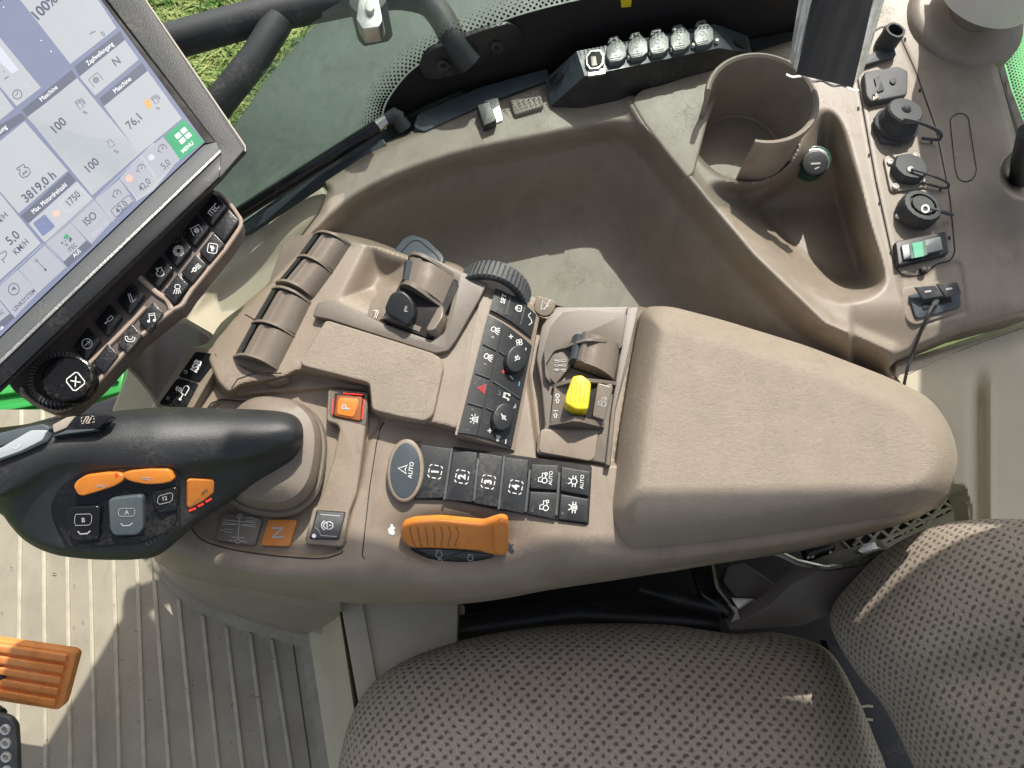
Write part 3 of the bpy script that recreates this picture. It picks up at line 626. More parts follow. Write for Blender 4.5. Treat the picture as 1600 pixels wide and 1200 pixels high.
# seams of the socket panel and the blind slot
mb.ribbon([p for p in SP],SB,'gap',1.8,.0004,True)
mb.ribbon(rc([(1484,186),(1494,178),(1505,177),(1513,184),(1526,268),(1520,281),(1508,285),(1497,280),(1492,262)],5),SB,'gap',1.5,.0004,True)
mb.ribbon([(1413,588),(1470,560),(1520,540),(1600,512)],SB,'gap',1.0,.0004)
for u,v in ((1390,40),(1414,62),(1437,142),(1455,222),(1469,296),(1483,372),(1341,170),(1358,243),(1374,318),(1392,395)): mb.fill(ell(u,v,2.2,3.5,8),SB,'gap',.0006)
mb.build('console_body',sc)
# ledge divider plate right of the pocket
mb=MB(); pl=HZ(-.045)
mb.prism(rc([(986,158),(1000,140),(1040,130),(1120,102),(1128,130),(1105,190),(1085,270),(1074,278),(1040,236),(1006,192)],10,5),PL((986,158,-.050),(1120,100,-.046),(1080,275,-.050)),'side_trim',h=.006,depth=.012,bev=4)
mb.build('divider_plate',sc)
# perforated foot / mesh pads
def mesh_pad(c,pl,nx=9,ny=6):
    mb=MB(); mb.prism(rc(c,5),pl,'side_trim',h=.004,bev=1.5)
    for i in range(nx):
        for j in range(ny):
            s,t=(i+.5+.5*(j%2))/(nx+.5),(j+.5)/ny
            u=(c[0][0]*(1-s)+c[1][0]*s)*(1-t)+(c[3][0]*(1-s)+c[2][0]*s)*t; v=(c[0][1]*(1-s)+c[1][1]*s)*(1-t)+(c[3][1]*(1-s)+c[2][1]*s)*t
            mb.fill(ell(u,v,1.6,1.2,6),pl,'shell_dark',.0045)
    return mb
lz=PL((700,190,-.053),(850,160,-.053),(760,230,-.057))
mesh_pad([(796,152),(842,138),(850,166),(804,180)],lz).build('mesh_pad',sc,label='small perforated beige pad on the ledge')
# cup holder
cz=-.0; cc=P(1191,152,.004); px1=(P(1197,150,.004)-P(1196,150,.004)).length; Rr=89*px1
ch_c=cc.copy(); zb=-.092
ax=Vector((0,0,1)); w_=.0068
x_=ax.cross(Vector((0,1,.1))).normalized()
def wallring(a0,a1,r,z): 
    return [Vector((cc.x+r*math.cos(R(a0+(a1-a0)*i/56)),cc.y+r*math.sin(R(a0+(a1-a0)*i/56)),z)) for i in range(57)]
mb=MB(); CA0,CA1=-104,170
prof=[(Rr*.88,-.16),(Rr*.95,-.02),(Rr,0.0),(Rr*1.0,.003),(Rr-.0015,.005),(Rr-w_*.6,.0055),(Rr-w_,.003),(Rr-w_,0),(Rr*.90-w_,zb)]
rr=[wallring(CA0,CA1,r,z) for r,z in prof]; mb.rings(rr,'side_trim',closed=False)
for e in (0,-1):                                     # rounded notch ends
    s=[r[e] for r in rr]; b=mb.add(s); mb.f([b+i for i in range(len(s))],'side_trim',False)
fl_=[[Vector((cc.x+r*math.cos(t),cc.y+r*math.sin(t),z)) for t in [2*math.pi*i/48 for i in range(48)]] for r,z in ((Rr*.92,zb-.02),(Rr*.90,zb+.002),(Rr*.80,zb),(Rr*.78,zb-.0015),(.001,zb-.002))]
mb.rings(fl_,'side_trim'); mb.build('cup_holder',sc)
# lighter socket
def onsc(u,v,d=14): return PL(SB.at(u-d,v-d),SB.at(u+d,v-d),SB.at(u,v+d))
mb=MB(); pl=HZ(-.058)
pl=PL((1250,240,-.088),(1300,240,-.086),(1275,280,-.096))
mb.prism(ell(1276,249,24,22,28),pl,'green_glass',h=.006,depth=.03,bev=2); mb.prism(ell(1275,252,23,21,28),pl,'metal',h=.009,depth=.004,bev=1.5); mb.prism(ell(1274,254,21,20,28),pl,'black',h=.013,depth=.006,bev=3)
mb.ribbon([(1267,256),(1282,255)],pl,'gray_ink',3,.0135); mb.ribbon([(1273,264),(1280,261)],pl,'gray_ink',2,.0135)
mb.build('lighter_plug',sc,label='round black lighter plug with a silver ring below the cup holder')
pz=HZ(-.052)
mb=MB(); mb.prism(rc([(1350,112),(1403,103),(1419,110),(1418,148),(1362,159),(1354,150)],5),pz,'rubber_gray',h=.009,depth=.01,bev=2.5)
mb.ribbon([(1366,148),(1380,112)],pz,'rubber_gray',4,.012); mb.prism(rc([(1366,122),(1374,118),(1382,140),(1372,144)],1),pz,'rubber',h=.011,depth=.003,bev=.6); mb.prism(ell(1396,126,5,5,12),pz,'rubber',h=.011,depth=.003,bev=1)
mb.prism(rc([(1364,150),(1370,144),(1374,152),(1364,157)],1),pz,'bezel_edge',h=.0105,depth=.002,bev=.5)
mb.build('socket_cover',sc,label='square dark grey rubber cover, topmost of the flat socket caps')
mb=MB(); mb.prism(rc([(1345,90),(1396,68),(1401,86),(1350,102)],3),pz,'rubber_gray',h=.006,bev=1.5)
mb.lathe(P(1382,72,-.05),Vector((.1,.05,1)),[(.013,0),(.013,.022),(.0125,.026),(.0095,.026),(.0095,.004),(0,.004)],'rubber',20,rib=(5,.05))
mb.prism(ell(1387,42,5,4,10),pz,'rubber',h=.006,bev=1)
mb.build('connector_socket',sc,label='open black connector socket beside the foil wrapper')
mb=MB(); mb.prism(ell(1398,197,31,29,6,8),pz,'rubber_gray',h=.006,depth=.008,bev=3)
mb.lathe(P(1399,197,-.048),Vector((.05,.12,1)),[(.027,0),(.027,.004),(.0235,.006),(.022,.016),(.021,.017),(.021,.024),(.019,.026),(.006,.0265),(.0035,.030),(0,.031)],'rubber',32,rib=(6,.03))
mb.tube([Vector(x) for x in cr([tuple(P(1412,186,-.018)),tuple(P(1432,190,-.014)),tuple(P(1458,200,-.02)),tuple(P(1470,210,-.035)),tuple(P(1466,218,-.045)),tuple(P(1440,216,-.048))],5,False)],.0017,'rubber_gray',8,flat=1.4)
mb.build('round_socket_cap',sc,label='largest round dark cap with a rubber tether')
mb=MB(); 
mb.prism(rc([(1380,244),(1436,234),(1448,292),(1392,300)],8),pz,'side_trim',h=.003,bev=1.5)
for u,v in ((1391,254),(1431,244),(1439,282),(1399,292)):
    mb.lathe(P(u,v,-.0485),Vector((0,.1,1)),[(.0042,0),(.004,.002),(.002,.0028),(.0018,.0015),(0,.0015)],'foil',14)
mb.lathe(P(1417,268,-.049),Vector((.03,.1,1)),[(.020,0),(.020,.008),(.018,.0105),(.008,.011),(0,.011)],'rubber',28,rib=(4,.04)); mb.prism(ell(1423,264,6,5.5,16),HZ(-.038),'rubber_gray',h=.002,bev=1,top='gray_ink')
mb.tube([Vector(x) for x in cr([tuple(P(1424,264,-.034)),tuple(P(1450,272,-.034)),tuple(P(1478,284,-.04)),tuple(P(1482,292,-.044)),tuple(P(1470,293,-.047)),tuple(P(1440,284,-.047))],5,False)],.0015,'rubber_gray',8)
mb.build('screwed_socket_cap',sc,label='round black cap held by four bright screws')
mb=MB(); mb.lathe(P(1430,334,-.049),Vector((.10,.12,1)),[(.023,0),(.023,.012),(.021,.016),(.016,.0165),(.0155,.013),(.013,.013),(.0125,.017),(0,.017)],'rubber',36,rib=(2,.03))
mb.ribbon(ell(1446,326,5.4,5.4,20),HZ(-.031),'white_ink',2.8,.0008,True); mb.lathe(P(1404,338,-.049),Vector((0,.1,1)),[(.0042,0),(.004,.002),(.002,.0028),(0,.0015)],'foil',14)
mb.tube([P(1452,326,-.032),P(1470,330,-.036),P(1488,336,-.044)],.0022,'rubber_gray',8)
mb.build('ringed_socket_cap',sc,label='ribbed black cap with a white ring on top')
mb=MB(); mb.prism(rc([(1399,377),(1478,361),(1483,396),(1404,415)],4),pz,'black',h=.007,bev=2)
pr=PL((1410,384,-.045),(1470,370,-.041),(1412,410,-.045))
mb.prism(rc([(1408,383),(1470,369),(1474,390),(1412,406)],2),pr,'blue_gray',h=.003,depth=.008,bev=1.5)
mb.fill([(1420,381),(1446,375),(1449,398),(1424,404)],pr,'green_glass',.0036); mb.fill([(1425,380),(1441,377),(1444,400),(1429,403)],pr,'led_green',.0042)
mb.build('rocker_switch',sc,label='black rocker switch with a green lens')
mb=MB(); mb.prism(ell(1445,420,6,5.5,14),pz,'gap',h=.003,bev=1); mb.prism(ell(1445,420,3.5,3,6),pz,'rubber',h=.004,bev=.5); mb.build('screw',sc)
mb=MB(); 
mb.prism(rc([(1406,450),(1502,432),(1512,484),(1430,508),(1416,500)],9),PL((1406,450,-.06),(1502,432,-.06),(1430,508,-.065)),'side_trim',h=.006,depth=.012,bev=2)
pu=PL((1406,450,-.052),(1502,432,-.052),(1430,508,-.057))
mb.prism(rc([(1420,460),(1500,446),(1502,480),(1432,498)],6),pu,'blue_gray',h=.001,depth=.004,bev=1)
mb.prism(rc([(1440,474),(1458,471),(1460,480),(1443,484)],2),pu,'gap',h=.002,bev=.5); mb.prism(rc([(1467,466),(1486,463),(1488,471),(1470,475)],1),pu,'gap',h=.002,bev=.5)
usbp=mb.build('usb_port',sc,label='recessed double charging port near the console edge')
pf=PL((1430,455,-.045),(1500,440,-.040),(1440,470,-.050))
for c,tx in (([(1430,449),(1462,446),(1474,462),(1443,468)],(1450,455)),([(1464,444),(1496,441),(1503,460),(1478,464)],(1483,451))):
    mb=MB(); mb.prism(rc(c,2),pf,'rubber_gray',h=.003,depth=.003,bev=1); mb.ribbon([(tx[0]-5,tx[1]+1),(tx[0]+5,tx[1]-.5)],pf,'white_ink',3,.0034); mb.build('port_flap',usbp)
cb=MB(); cb.tube([Vector(x) for x in cr([tuple(P(1461,473,-.048)),tuple(P(1452,487,-.035)),tuple(P(1438,520,-.05)),tuple(P(1426,552,-.07)),tuple(P(1417,580,-.08)),tuple(P(1411,610,-.10))],6,False)],.0018,'rubber',10)
cb.tube([P(1463,471,-.052),P(1458,478,-.044)],[.0035,.003],'rubber',10)
cb.build('charging_cable',label='thin black cable hanging from the charging port behind the armrest',cat='cable')
# rear lever stub in the boot hole
mb=MB(); mb.tube([P(1592,290,-.09),P(1596,250,-.02),P(1604,205,.05)],[.012,.011,.009],'black',12); mb.build('lever_rod',label='black rod rising out of the round hole at the right edge',cat='rod')
# magnet block on ledge
ms=thing('mirror_switch','small black block on a grey foil sticker on the window ledge','switch block',P(765,180,-.05))
mb=MB(); mb.prism(rc([(756,158),(778,152),(786,188),(764,196)],3),lz,'foil',h=.0012,bev=.4); mb.build('base_sticker',ms)
mb=MB(); mb.prism(rc([(745,164),(765,158),(776,188),(756,197)],2),lz,'black',h=.013,depth=.013,bev=1.5); mb.build('block',ms)
# port strip with six capped sockets
ps=thing('socket_strip','long black strip of six sockets, five capped, on the window ledge','socket strip',P(1010,110,-.05))
sp=PL((905,80,-.012),(1120,38,-.012),(930,110,-.014))
mb=MB()
# body as a bevelled bar with sloping ends
def bar():
    t=[A1((325,320))[0],A1((1190,150))[0],A1((1212,300))[0],A1((375,475))[0]]
    T=[P(u,v,-.010) for u,v in t]
    F_=[T[3]+Vector((0,-.010,-.045)),T[2]+Vector((0,-.010,-.045))]
    el=[P(*A1((125,500))[0],-.045),P(*A1((160,665))[0],-.052)]; er=[P(*A1((1395,225))[0],-.045),P(*A1((1420,330))[0],-.052)]
    b=mb.add(T+F_+el+er+[P(*A1((325,318))[0],-.05),P(*A1((1190,150))[0],-.05)])
    mb.f((b,b+1,b+2,b+3),'blue_gray',False); mb.f((b+3,b+2,b+5,b+4),'black',False)
    mb.f((b,b+3,b+7,b+6),'blue_gray',False); mb.f((b+3,b+4,b+7),'black',False)
    mb.f((b+1,b+8,b+9,b+2),'blue_gray',False); mb.f((b+2,b+9,b+5),'black',False)
    mb.f((b,b+6,b+10),'black',False); mb.f((b+1,b+11,b+8),'black',False); mb.f((b,b+10,b+11,b+1),'black',False)
bar()
eL=PL(P(*A1((325,320))[0],-.010),P(*A1((375,475))[0],-.010),P(*A1((125,500))[0],-.045)); eR=PL(P(*A1((1190,150))[0],-.010),P(*A1((1212,300))[0],-.010),P(*A1((1395,225))[0],-.045))
mb.fill(A1(*ell(195,490,52,24,16,-35)),eL,'gap',.0008); mb.fill(A1(*ell(1352,268,48,20,16,25)),eR,'gap',.0008)
mb.build('strip_body',ps)
T0=PL(P(*A1((325,320))[0],-.010),P(*A1((1190,150))[0],-.010),P(*A1((375,475))[0],-.010))
cen=[(440,368),(572,318),(706,292),(838,268),(972,243),(1118,215)]
for i,(x,y) in enumerate(cen):
    mb=MB()
    if i==0:
        mb.prism(A1(*[(x-62,y-15),(x-30,y-58),(x+35,y-62),(x+58,y-25),(x+55,y+30),(x+25,y+60),(x-35,y+65),(x-58,y+35)]),T0,'metal',h=.004,bev=1.2)
        mb.prism(A1(*[(x-50,y-12),(x-25,y-48),(x+30,y-50),(x+46,y-20),(x+44,y+26),(x+20,y+48),(x-28,y+52),(x-46,y+28)]),T0,'gap',h=.0045,bev=.3)
        mb.prism(rc(A1((x-28,y-15),(x+4,y-20),(x+14,y+40),(x-22,y+45)),1),T0,'bezel_edge',h=.006,bev=.6)
        mb.prism(A1((x-45,y+75),(x+65,y+55),(x+65,y+90),(x-45,y+108)),T0,'metal',h=.001,bev=.6)
        mb.build('open_socket',ps,label='uncapped socket with a brass contact at the left end')
    else:
        mb.prism(rc(A1((x-62,y-20),(x-30,y-62),(x+25,y-75),(x+62,y-35),(x+66,y+32),(x+30,y+62),(x-40,y+74),(x-62,y+35)),2),T0,'cap_clear',h=.007,bev=1.6) if 'cap_clear' in MT else None
        mb.prism(rc(A1((x-55,y-48),(x-42,y-82),(x+8,y-95),(x+24,y-62)),2),T0,'cap_clear',h=.006,bev=1)
        mb.fill(A1((x-30,y-58),(x-26,y-70),(x,y-76),(x+2,y-64)),T0,'gap',.0064)
        mb.ribbon(A1(*ell(x-8,y-10,12,14,12)),T0,'gray_ink',.9,.0074,True); mb.ribbon(A1((x-5,y+10),(x,y+45)),T0,'gray_ink',1,.0074); mb.ribbon(A1((x-14,y+28),(x+10,y+24)),T0,'gray_ink',1,.0074)
        for k in (0,1): mb.ribbon(A1((x-40,y+50+12*k),(x+30,y+36+12*k)),T0,'rubber_gray',.8,.0074)
        mb.lathe(T0.at(*A1((x+80,y+48))[0],.001),T0.n,[(.0028,0),(.0022,.004),(0,.0045)],'foil',10)
        mb.build('socket_cap',ps)
# foil wrapper standing in the cup area
fw=thing('foil_wrapper','black snack wrapper with crinkled silver foil edges above the cup holder','wrapper',P(1290,110,.02))
def strip(pts0,pts1,z0,z1,m,bul=.0,n=14,k=10):
    mb=MB(); rows=[]
    for j in range(k+1):
        t=j/k; r=[]
        for i in range(n+1):
            s=i/n; a=[pts0[0][c]+(pts0[1][c]-pts0[0][c])*s for c in (0,1)]; b_=[pts1[0][c]+(pts1[1][c]-pts1[0][c])*s for c in (0,1)]
            r.append(P(a[0]+(b_[0]-a[0])*t,a[1]+(b_[1]-a[1])*t,z0+(z1-z0)*t+bul*math.sin(math.pi*s)+.0012*math.sin(s*19+t*5)))
        rows.append(r)
    mb.rings(rows,m,closed=False); return mb
strip([(1282,-60),(1378,-60)],[(1244,116),(1333,137)],.10,.03,'bag',.006).build('pouch',fw)
m1=strip([(1258,-60),(1290,-60)],[(1233,92),(1248,120)],.10,.025,'foil',.004,8,20); m1.build('foil_edge',fw)
m1=strip([(1370,-60),(1400,-60)],[(1330,139),(1349,112)],.10,.025,'foil',.004,8,20); m1.build('foil_edge',fw)
mb=MB(); pts=[]
for i in range(25): s=i/24; pts.append(P(1229+s*112,116+s*25+2.2*math.sin(s*22),.03))
mb.tube(pts,.0022,'foil',6,flat=.5); mb.build('crimped_end',fw)
mb=MB(); b=mb.add([Vector(p) for p in ((-.06,.56,.86),(1.3,.56,.86),(1.3,.849,.86),(.5,.849,.86),(.34,.846,.86),(-.06,.852,.86),(-.06,.56,.90),(1.3,.56,.90),(1.3,.849,.90),(.5,.849,.90),(.34,.846,.90),(-.06,.852,.90))])  # unseen rail, added and shaped to shade the seat and pad edge
for q4 in ((0,1,2,3,4,5),(11,10,9,8,7,6),(0,6,7,1),(1,7,8,2),(2,8,9,3),(3,9,10,4),(4,10,11,5),(5,11,6,0)): mb.f([b+i for i in q4],'cream',False)
mb.build('shade_rail',label='unseen cream rail added above the side window to shade the seat',cat='shade rail')
# pillar
pl_=thing('rear_pillar','round beige cab pillar rising at the top right corner','pillar',P(1545,0,0))
mb=MB(); b0=P(1541,-10,-.01); mb.tube([b0,b0+Vector((.005,.005,.12)),b0+Vector((.09,.03,.5)),b0+Vector((.17,.05,.95))],[.060,.062,.07,.08],'pillar_cream',40); mb.build('column',pl_)
mb=MB(); b=mb.add([Vector(p) for p in ((.545,.79,.0),(.70,.79,0),(.745,.79,.85),(.70,.79,.85),(.61,.79,.4),(.545,.83,.0),(.70,.83,0),(.745,.83,.85),(.70,.83,.85),(.61,.83,.4))])  # unseen slab added beside the column to shade the socket panel
for q4 in ((0,1,2,3,4),(5,9,8,7,6),(0,4,9,5),(4,3,8,9),(3,2,7,8),(0,5,6,1)): mb.f([b+i for i in q4],'cream',False)
mb.build('shade_post',pl_)
mb=MB(); mb.lathe(b0+Vector((-.004,0,-.05)),Vector((.05,-.1,1)),[(.078,-.01),(.076,.012),(.072,.018),(.066,.021),(.03,.022)],'side_trim',40); mb.build('collar',pl_)
# rear quarter glass with dots
rg=thing('rear_glass','narrow rear quarter glass with black dotted border at the right edge','window',P(1590,150,-.1))
mb=MB(); gp=PL((1560,40,-.10),(1640,40,-.10),(1600,260,-.12))
mb.fill([(1556,30),(1700,0),(1700,330),(1606,262),(1586,212),(1556,110)],gp,'glass_clear',0); mb.build('pane',rg)
mb=MB(); ed=[(1548,30),(1556,60),(1560,96),(1572,140),(1590,190),(1612,236)]
mb.fill([(1540,30),(1556,30),(1563,60),(1568,96),(1580,140),(1598,186),(1622,236),(1600,262),(1584,212),(1550,110)],gp,'gap',.001)
for k in range(1,8):
    for i in range(46):
        t=(i+.5*(k%2))/46*(len(ed)-1); j=min(len(ed)-2,int(t)); f_=t-j; u=ed[j][0]+(ed[j+1][0]-ed[j][0])*f_+8+k*4.4; v=ed[j][1]+(ed[j+1][1]-ed[j][1])*f_-k*1.2; r=2.6*(1-k/9)
        mb.fill(ell(u,v,r,r,7),gp,'gap',.001)
mb.build('dotted_border',rg)
mb=MB(); mb.tube([P(1550,96,-.09),P(1566,150,-.09),P(1584,205,-.09),P(1600,240,-.09)],.006,'black',8); mb.build('glass_seal',rg)
# cream trims
mb=MB()
CP=[(236,640),(262,560),(300,480),(383,352),(440,318),(505,284),(514,304),(500,338),(470,380),(430,440),(345,560),(300,640)]
def cz_(U,V):
    d=sdf(U,V,CP); z=-.16+.05*ss(U,330,500)-.02*ss(sdf(U,V,[(383,352),(500,290),(490,350),(440,372),(300,470)]),-6,6)*0
    l=ldist(U,V,[(500,345),(400,400),(300,478)]); side=((U-300)*(345-478)-(V-478)*(500-300))
    z=z-.012*ss(-side/200,-22,22); return z-.01*ss(-d,-6,2)
field(mb,226,520,276,650,2.5,cz_,lambda U,V:sdf(U,V,CP),'cream'); mb.build('front_trim',label='sunlit cream trim panel between keypad and lever console',cat='trim panel')
mb=MB(); CR=[(1395,566),(1440,553),(1620,494),(1700,470),(1700,900),(1600,870),(1518,842),(1512,790),(1502,766),(1440,752),(1400,700),(1375,620)]
def cz2(U,V):
    d=sdf(U,V,CR); z=-.10-.03*ss(V,540,820)-.05*ss((U-1508)+(V-640)*-.0,0,50)*ss(V,560,640)+.045*ss(U,1528,1552)*ss(V,560,640)
    return z-.012*ss(-d,-9,0)
field(mb,1380,1700,468,900,4,cz2,lambda U,V:sdf(U,V,CR),'cream'); mb.build('rear_trim',label='cream rear trim panel right of the armrest pad',cat='trim panel')
# monitor support bracket
mb=MB(); BK=[(182,560),(196,548),(262,500),(292,498),(330,520),(345,540),(300,560),(256,640),(250,646),(236,620),(215,592)]
def bz(U,V):
    d=sdf(U,V,BK); return -.07+.05*ss(np.abs((U-182)*.5+(V-560)*-.86+0),0,60)*0-.035*np.sin(np.clip((U-190)/120,0,1)*math.pi)-.01*ss(-d,-6,2)
field(mb,170,360,480,660,3,bz,lambda U,V:sdf(U,V,BK),'shell_dark'); mb.build('monitor_bracket',label='dark brown bracket joining keypad and armrest console',cat='bracket')
# air vent behind the armrest
av=thing('air_vent','beige air vent with crossed lattice behind the armrest pad','air vent',P(1400,820,-.25))
vp=HZ(-.25); OV=A5((490,330),(560,400),(700,400),(960,300),(1015,220),(1010,150),(940,60),(800,120),(560,250))
mb=MB(); mb.prism(rc(A5((420,440),(480,330),(560,260),(860,60),(960,60),(1015,160),(1012,215),(950,280),(700,400),(560,425)),12),vp,'cream',h=0,depth=.03,bev=4); mb.build('frame',av)
mb=MB(); hole=A5((500,335),(560,385),(650,375),(940,230),(965,190),(930,120),(700,230),(590,290)); mb.prism(rc(hole,6),vp,'gap',h=.0015,depth=.002,bev=.3)
hx=rc(hole,6)
def clip_line(a,b):
    n=24; keep=[]; cur=[]
    for i in range(n+1):
        t=i/n; u=a[0]+(b[0]-a[0])*t; v=a[1]+(b[1]-a[1])*t
        if sdf(np.array([u]),np.array([v]),hx)[0]>-1.5: cur.append((u,v))
        else:
            if len(cur)>1: keep.append(cur)
            cur=[]
    if len(cur)>1: keep.append(cur)
    return keep
for k in range(12):
    u=1290+k*22
    for c in clip_line((u,910),(u+130,740))+clip_line((u-20,800-k*2),(u+60,880-k*6)): mb.tube([vp.at(x,y,.003) for x,y in c],.0022,'cream',6)
for c in clip_line((1290,890),(1520,775)): mb.tube([vp.at(x,y,.003) for x,y in c],.0022,'cream',6)
mb.build('lattice',av)
# seat suspension hardware
hw=thing('seat_bracket','brown seat side bracket with black suspension hardware under the armrest','seat bracket',P(1200,930,-.3))
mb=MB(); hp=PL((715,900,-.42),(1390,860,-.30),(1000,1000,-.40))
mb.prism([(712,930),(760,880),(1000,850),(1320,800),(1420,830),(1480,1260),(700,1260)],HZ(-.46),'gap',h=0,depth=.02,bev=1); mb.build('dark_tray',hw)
mb=MB(); bp_=PL((1135,985,-.26),(1390,860,-.20),(1230,985,-.27))
mb.prism(rc(A5((88,685),(250,590),(330,510),(470,445),(700,375),(700,480),(640,560),(470,625),(360,668),(240,676)),8),bp_,'seat_shell',h=0,depth=.02,bev=3); mb.build('side_bracket',hw)
mb=MB(); mb.prism(rc(A5((90,440),(150,430),(285,520),(250,600),(200,560),(120,560),(70,500)),4),HZ(-.30),'seat_shell',h=0,depth=.02,bev=2)
mb.prism(rc(A5((100,560),(180,565),(235,605),(150,640)),3),HZ(-.28),'metal',h=0,depth=.01,bev=1.5)
mb.build('hinge_plate',hw)
mb=MB(); mb.tube([P(1000,920,-.3),P(1060,936,-.29),P(1140,955,-.27)],[.007,.010,.010],'black',12); mb.tube([P(1098,888,-.3),P(1110,930,-.28),P(1140,960,-.27)],[.016,.016,.010],'black_gloss',14)
mb.tube([P(715,985,-.35),P(900,960,-.34),P(1120,975,-.33)],[.02,.022,.02],'black',14)
mb.build('damper',hw)
mb=MB(); mb.prism(rc(A5((95,585),(125,600),(135,640),(100,655),(118,620)),2),HZ(-.255),'bezel_edge',h=0,depth=.008,bev=1); mb.build('fitting',hw)
mb=MB(); mb.prism([(916,955),(922,942),(946,940),(936,954)],HZ(-.33),'bezel_edge',h=0,depth=.004,bev=.5); mb.build('metal_tab',hw,label='small bright metal tab in the dark gap under the armrest')
mb=MB(); pth=[P(*x) for x in [(1195,858,-.2),(1220,866,-.2),(1245,878,-.21),(1290,888,-.21),(1340,880,-.21),(1375,862,-.20)]]; mb.tube(pth,[.004]*6,'metal',8); 
mb.prism(rc(A5((575,385),(600,360),(640,350),(650,372),(685,380),(600,400)),2),HZ(-.19),'metal',h=0,depth=.01,bev=1.5)
mb.build('support_rail',hw)
mb=MB(); mb.prism(rc(A5((380,370),(480,345),(500,375),(470,400),(400,425)),6),HZ(-.24),'black_gloss',h=0,depth=.02,bev=2)
for x,y in ((392,410),(408,408),(474,392)): mb.prism(A5(*ell(x,y,6,6,8)),HZ(-.24),'metal',h=.002,bev=.5)
mb.build('cable_plug',hw)
# =============== seat ===============
def fabric():
    m=bpy.data.materials.new('fabric'); MT['fabric']=m; m.use_nodes=True; t=m.node_tree; N=t.nodes; L=t.links; b=N['Principled BSDF']
    def M(op,a,b_=None,c=None):
        n=N.new('ShaderNodeMath'); n.operation=op
        for i,x in enumerate((a,b_,c)):
            if x is None: continue
            if isinstance(x,(int,float)): n.inputs[i].default_value=x
            else: L.new(x,n.inputs[i])
        return n.outputs[0]
    uv=N.new('ShaderNodeUVMap'); nz=N.new('ShaderNodeTexNoise'); nz.inputs['Scale'].default_value=160; nz.inputs['Detail'].default_value=3
    L.new(uv.outputs[0],nz.inputs['Vector']); sp=N.new('ShaderNodeSeparateXYZ'); L.new(uv.outputs[0],sp.inputs[0])
    big=N.new('ShaderNodeTexNoise'); big.inputs['Scale'].default_value=12; L.new(uv.outputs[0],big.inputs['Vector'])
    dn=M('MULTIPLY',M('SUBTRACT',nz.outputs[0],.5),.8); dbig=M('MULTIPLY',M('SUBTRACT',big.outputs[0],.5),.7)
    x=M('ADD',M('ADD',M('MULTIPLY',sp.outputs[0],1/.0132),dn),dbig); y=M('ADD',M('ADD',M('MULTIPLY',sp.outputs[1],1/.0062),dn),dbig)
    ro=M('FLOOR',y); par=M('MODULO',M('ABSOLUTE',ro),2.0); fx=M('SUBTRACT',M('FRACT',M('ADD',x,M('MULTIPLY',par,.5))),.5); fy=M('SUBTRACT',M('FRACT',y),.5)
    d=M('SQRT',M('ADD',M('POWER',M('MULTIPLY',fx,1.55),2.0),M('POWER',M('MULTIPLY',fy,.85),2.0)))
    mr=N.new('ShaderNodeMapRange'); mr.interpolation_type='SMOOTHSTEP'; L.new(d,mr.inputs[0]); mr.inputs[1].default_value=.08; mr.inputs[2].default_value=.46
    fine=N.new('ShaderNodeTexWave'); fine.inputs['Scale'].default_value=240; fine.inputs['Distortion'].default_value=8; fine.inputs['Detail'].default_value=3; fine.inputs['Detail Scale'].default_value=2; L.new(uv.outputs[0],fine.inputs['Vector'])
    f2=N.new('ShaderNodeTexNoise'); f2.inputs['Scale'].default_value=800; f2.inputs['Detail'].default_value=5; L.new(uv.outputs[0],f2.inputs['Vector'])
    mx=N.new('ShaderNodeMix'); mx.data_type='RGBA'; L.new(mr.outputs[0],mx.inputs[0]); mx.inputs[6].default_value=(.18,.145,.122,1); mx.inputs[7].default_value=(.60,.51,.405,1)
    m2=N.new('ShaderNodeMix'); m2.data_type='RGBA'; m2.blend_type='MULTIPLY'; m2.inputs[0].default_value=.7; L.new(mx.outputs[2],m2.inputs[6])
    gr=N.new('ShaderNodeMapRange'); L.new(f2.outputs[0],gr.inputs[0]); gr.inputs[1].default_value=.3; gr.inputs[2].default_value=.7; gr.inputs[3].default_value=.35; gr.inputs[4].default_value=1.35
    th=N.new('ShaderNodeMapRange'); L.new(fine.outputs[0],th.inputs[0]); th.inputs[3].default_value=.72; th.inputs[4].default_value=1.12; L.new(M('MULTIPLY',gr.outputs[0],th.outputs[0]),m2.inputs[7]); L.new(m2.outputs[2],b.inputs['Base Color']); b.inputs['Roughness'].default_value=.95; b.inputs['Sheen Weight'].default_value=.15
    b.inputs['Specular IOR Level'].default_value=.15
    h=M('ADD',M('ADD',M('MULTIPLY',mr.outputs[0],1.3),M('MULTIPLY',fine.outputs[0],.5)),M('MULTIPLY',f2.outputs[0],.35))
    bu=N.new('ShaderNodeBump'); bu.inputs['Strength'].default_value=.9; bu.inputs['Distance'].default_value=.0016; L.new(h,bu.inputs['Height']); L.new(bu.outputs[0],b.inputs['Normal'])
fabric()
st=thing('driver_seat','brown and beige knitted fabric driver seat at the lower right','seat',P(1000,1200,-.3))
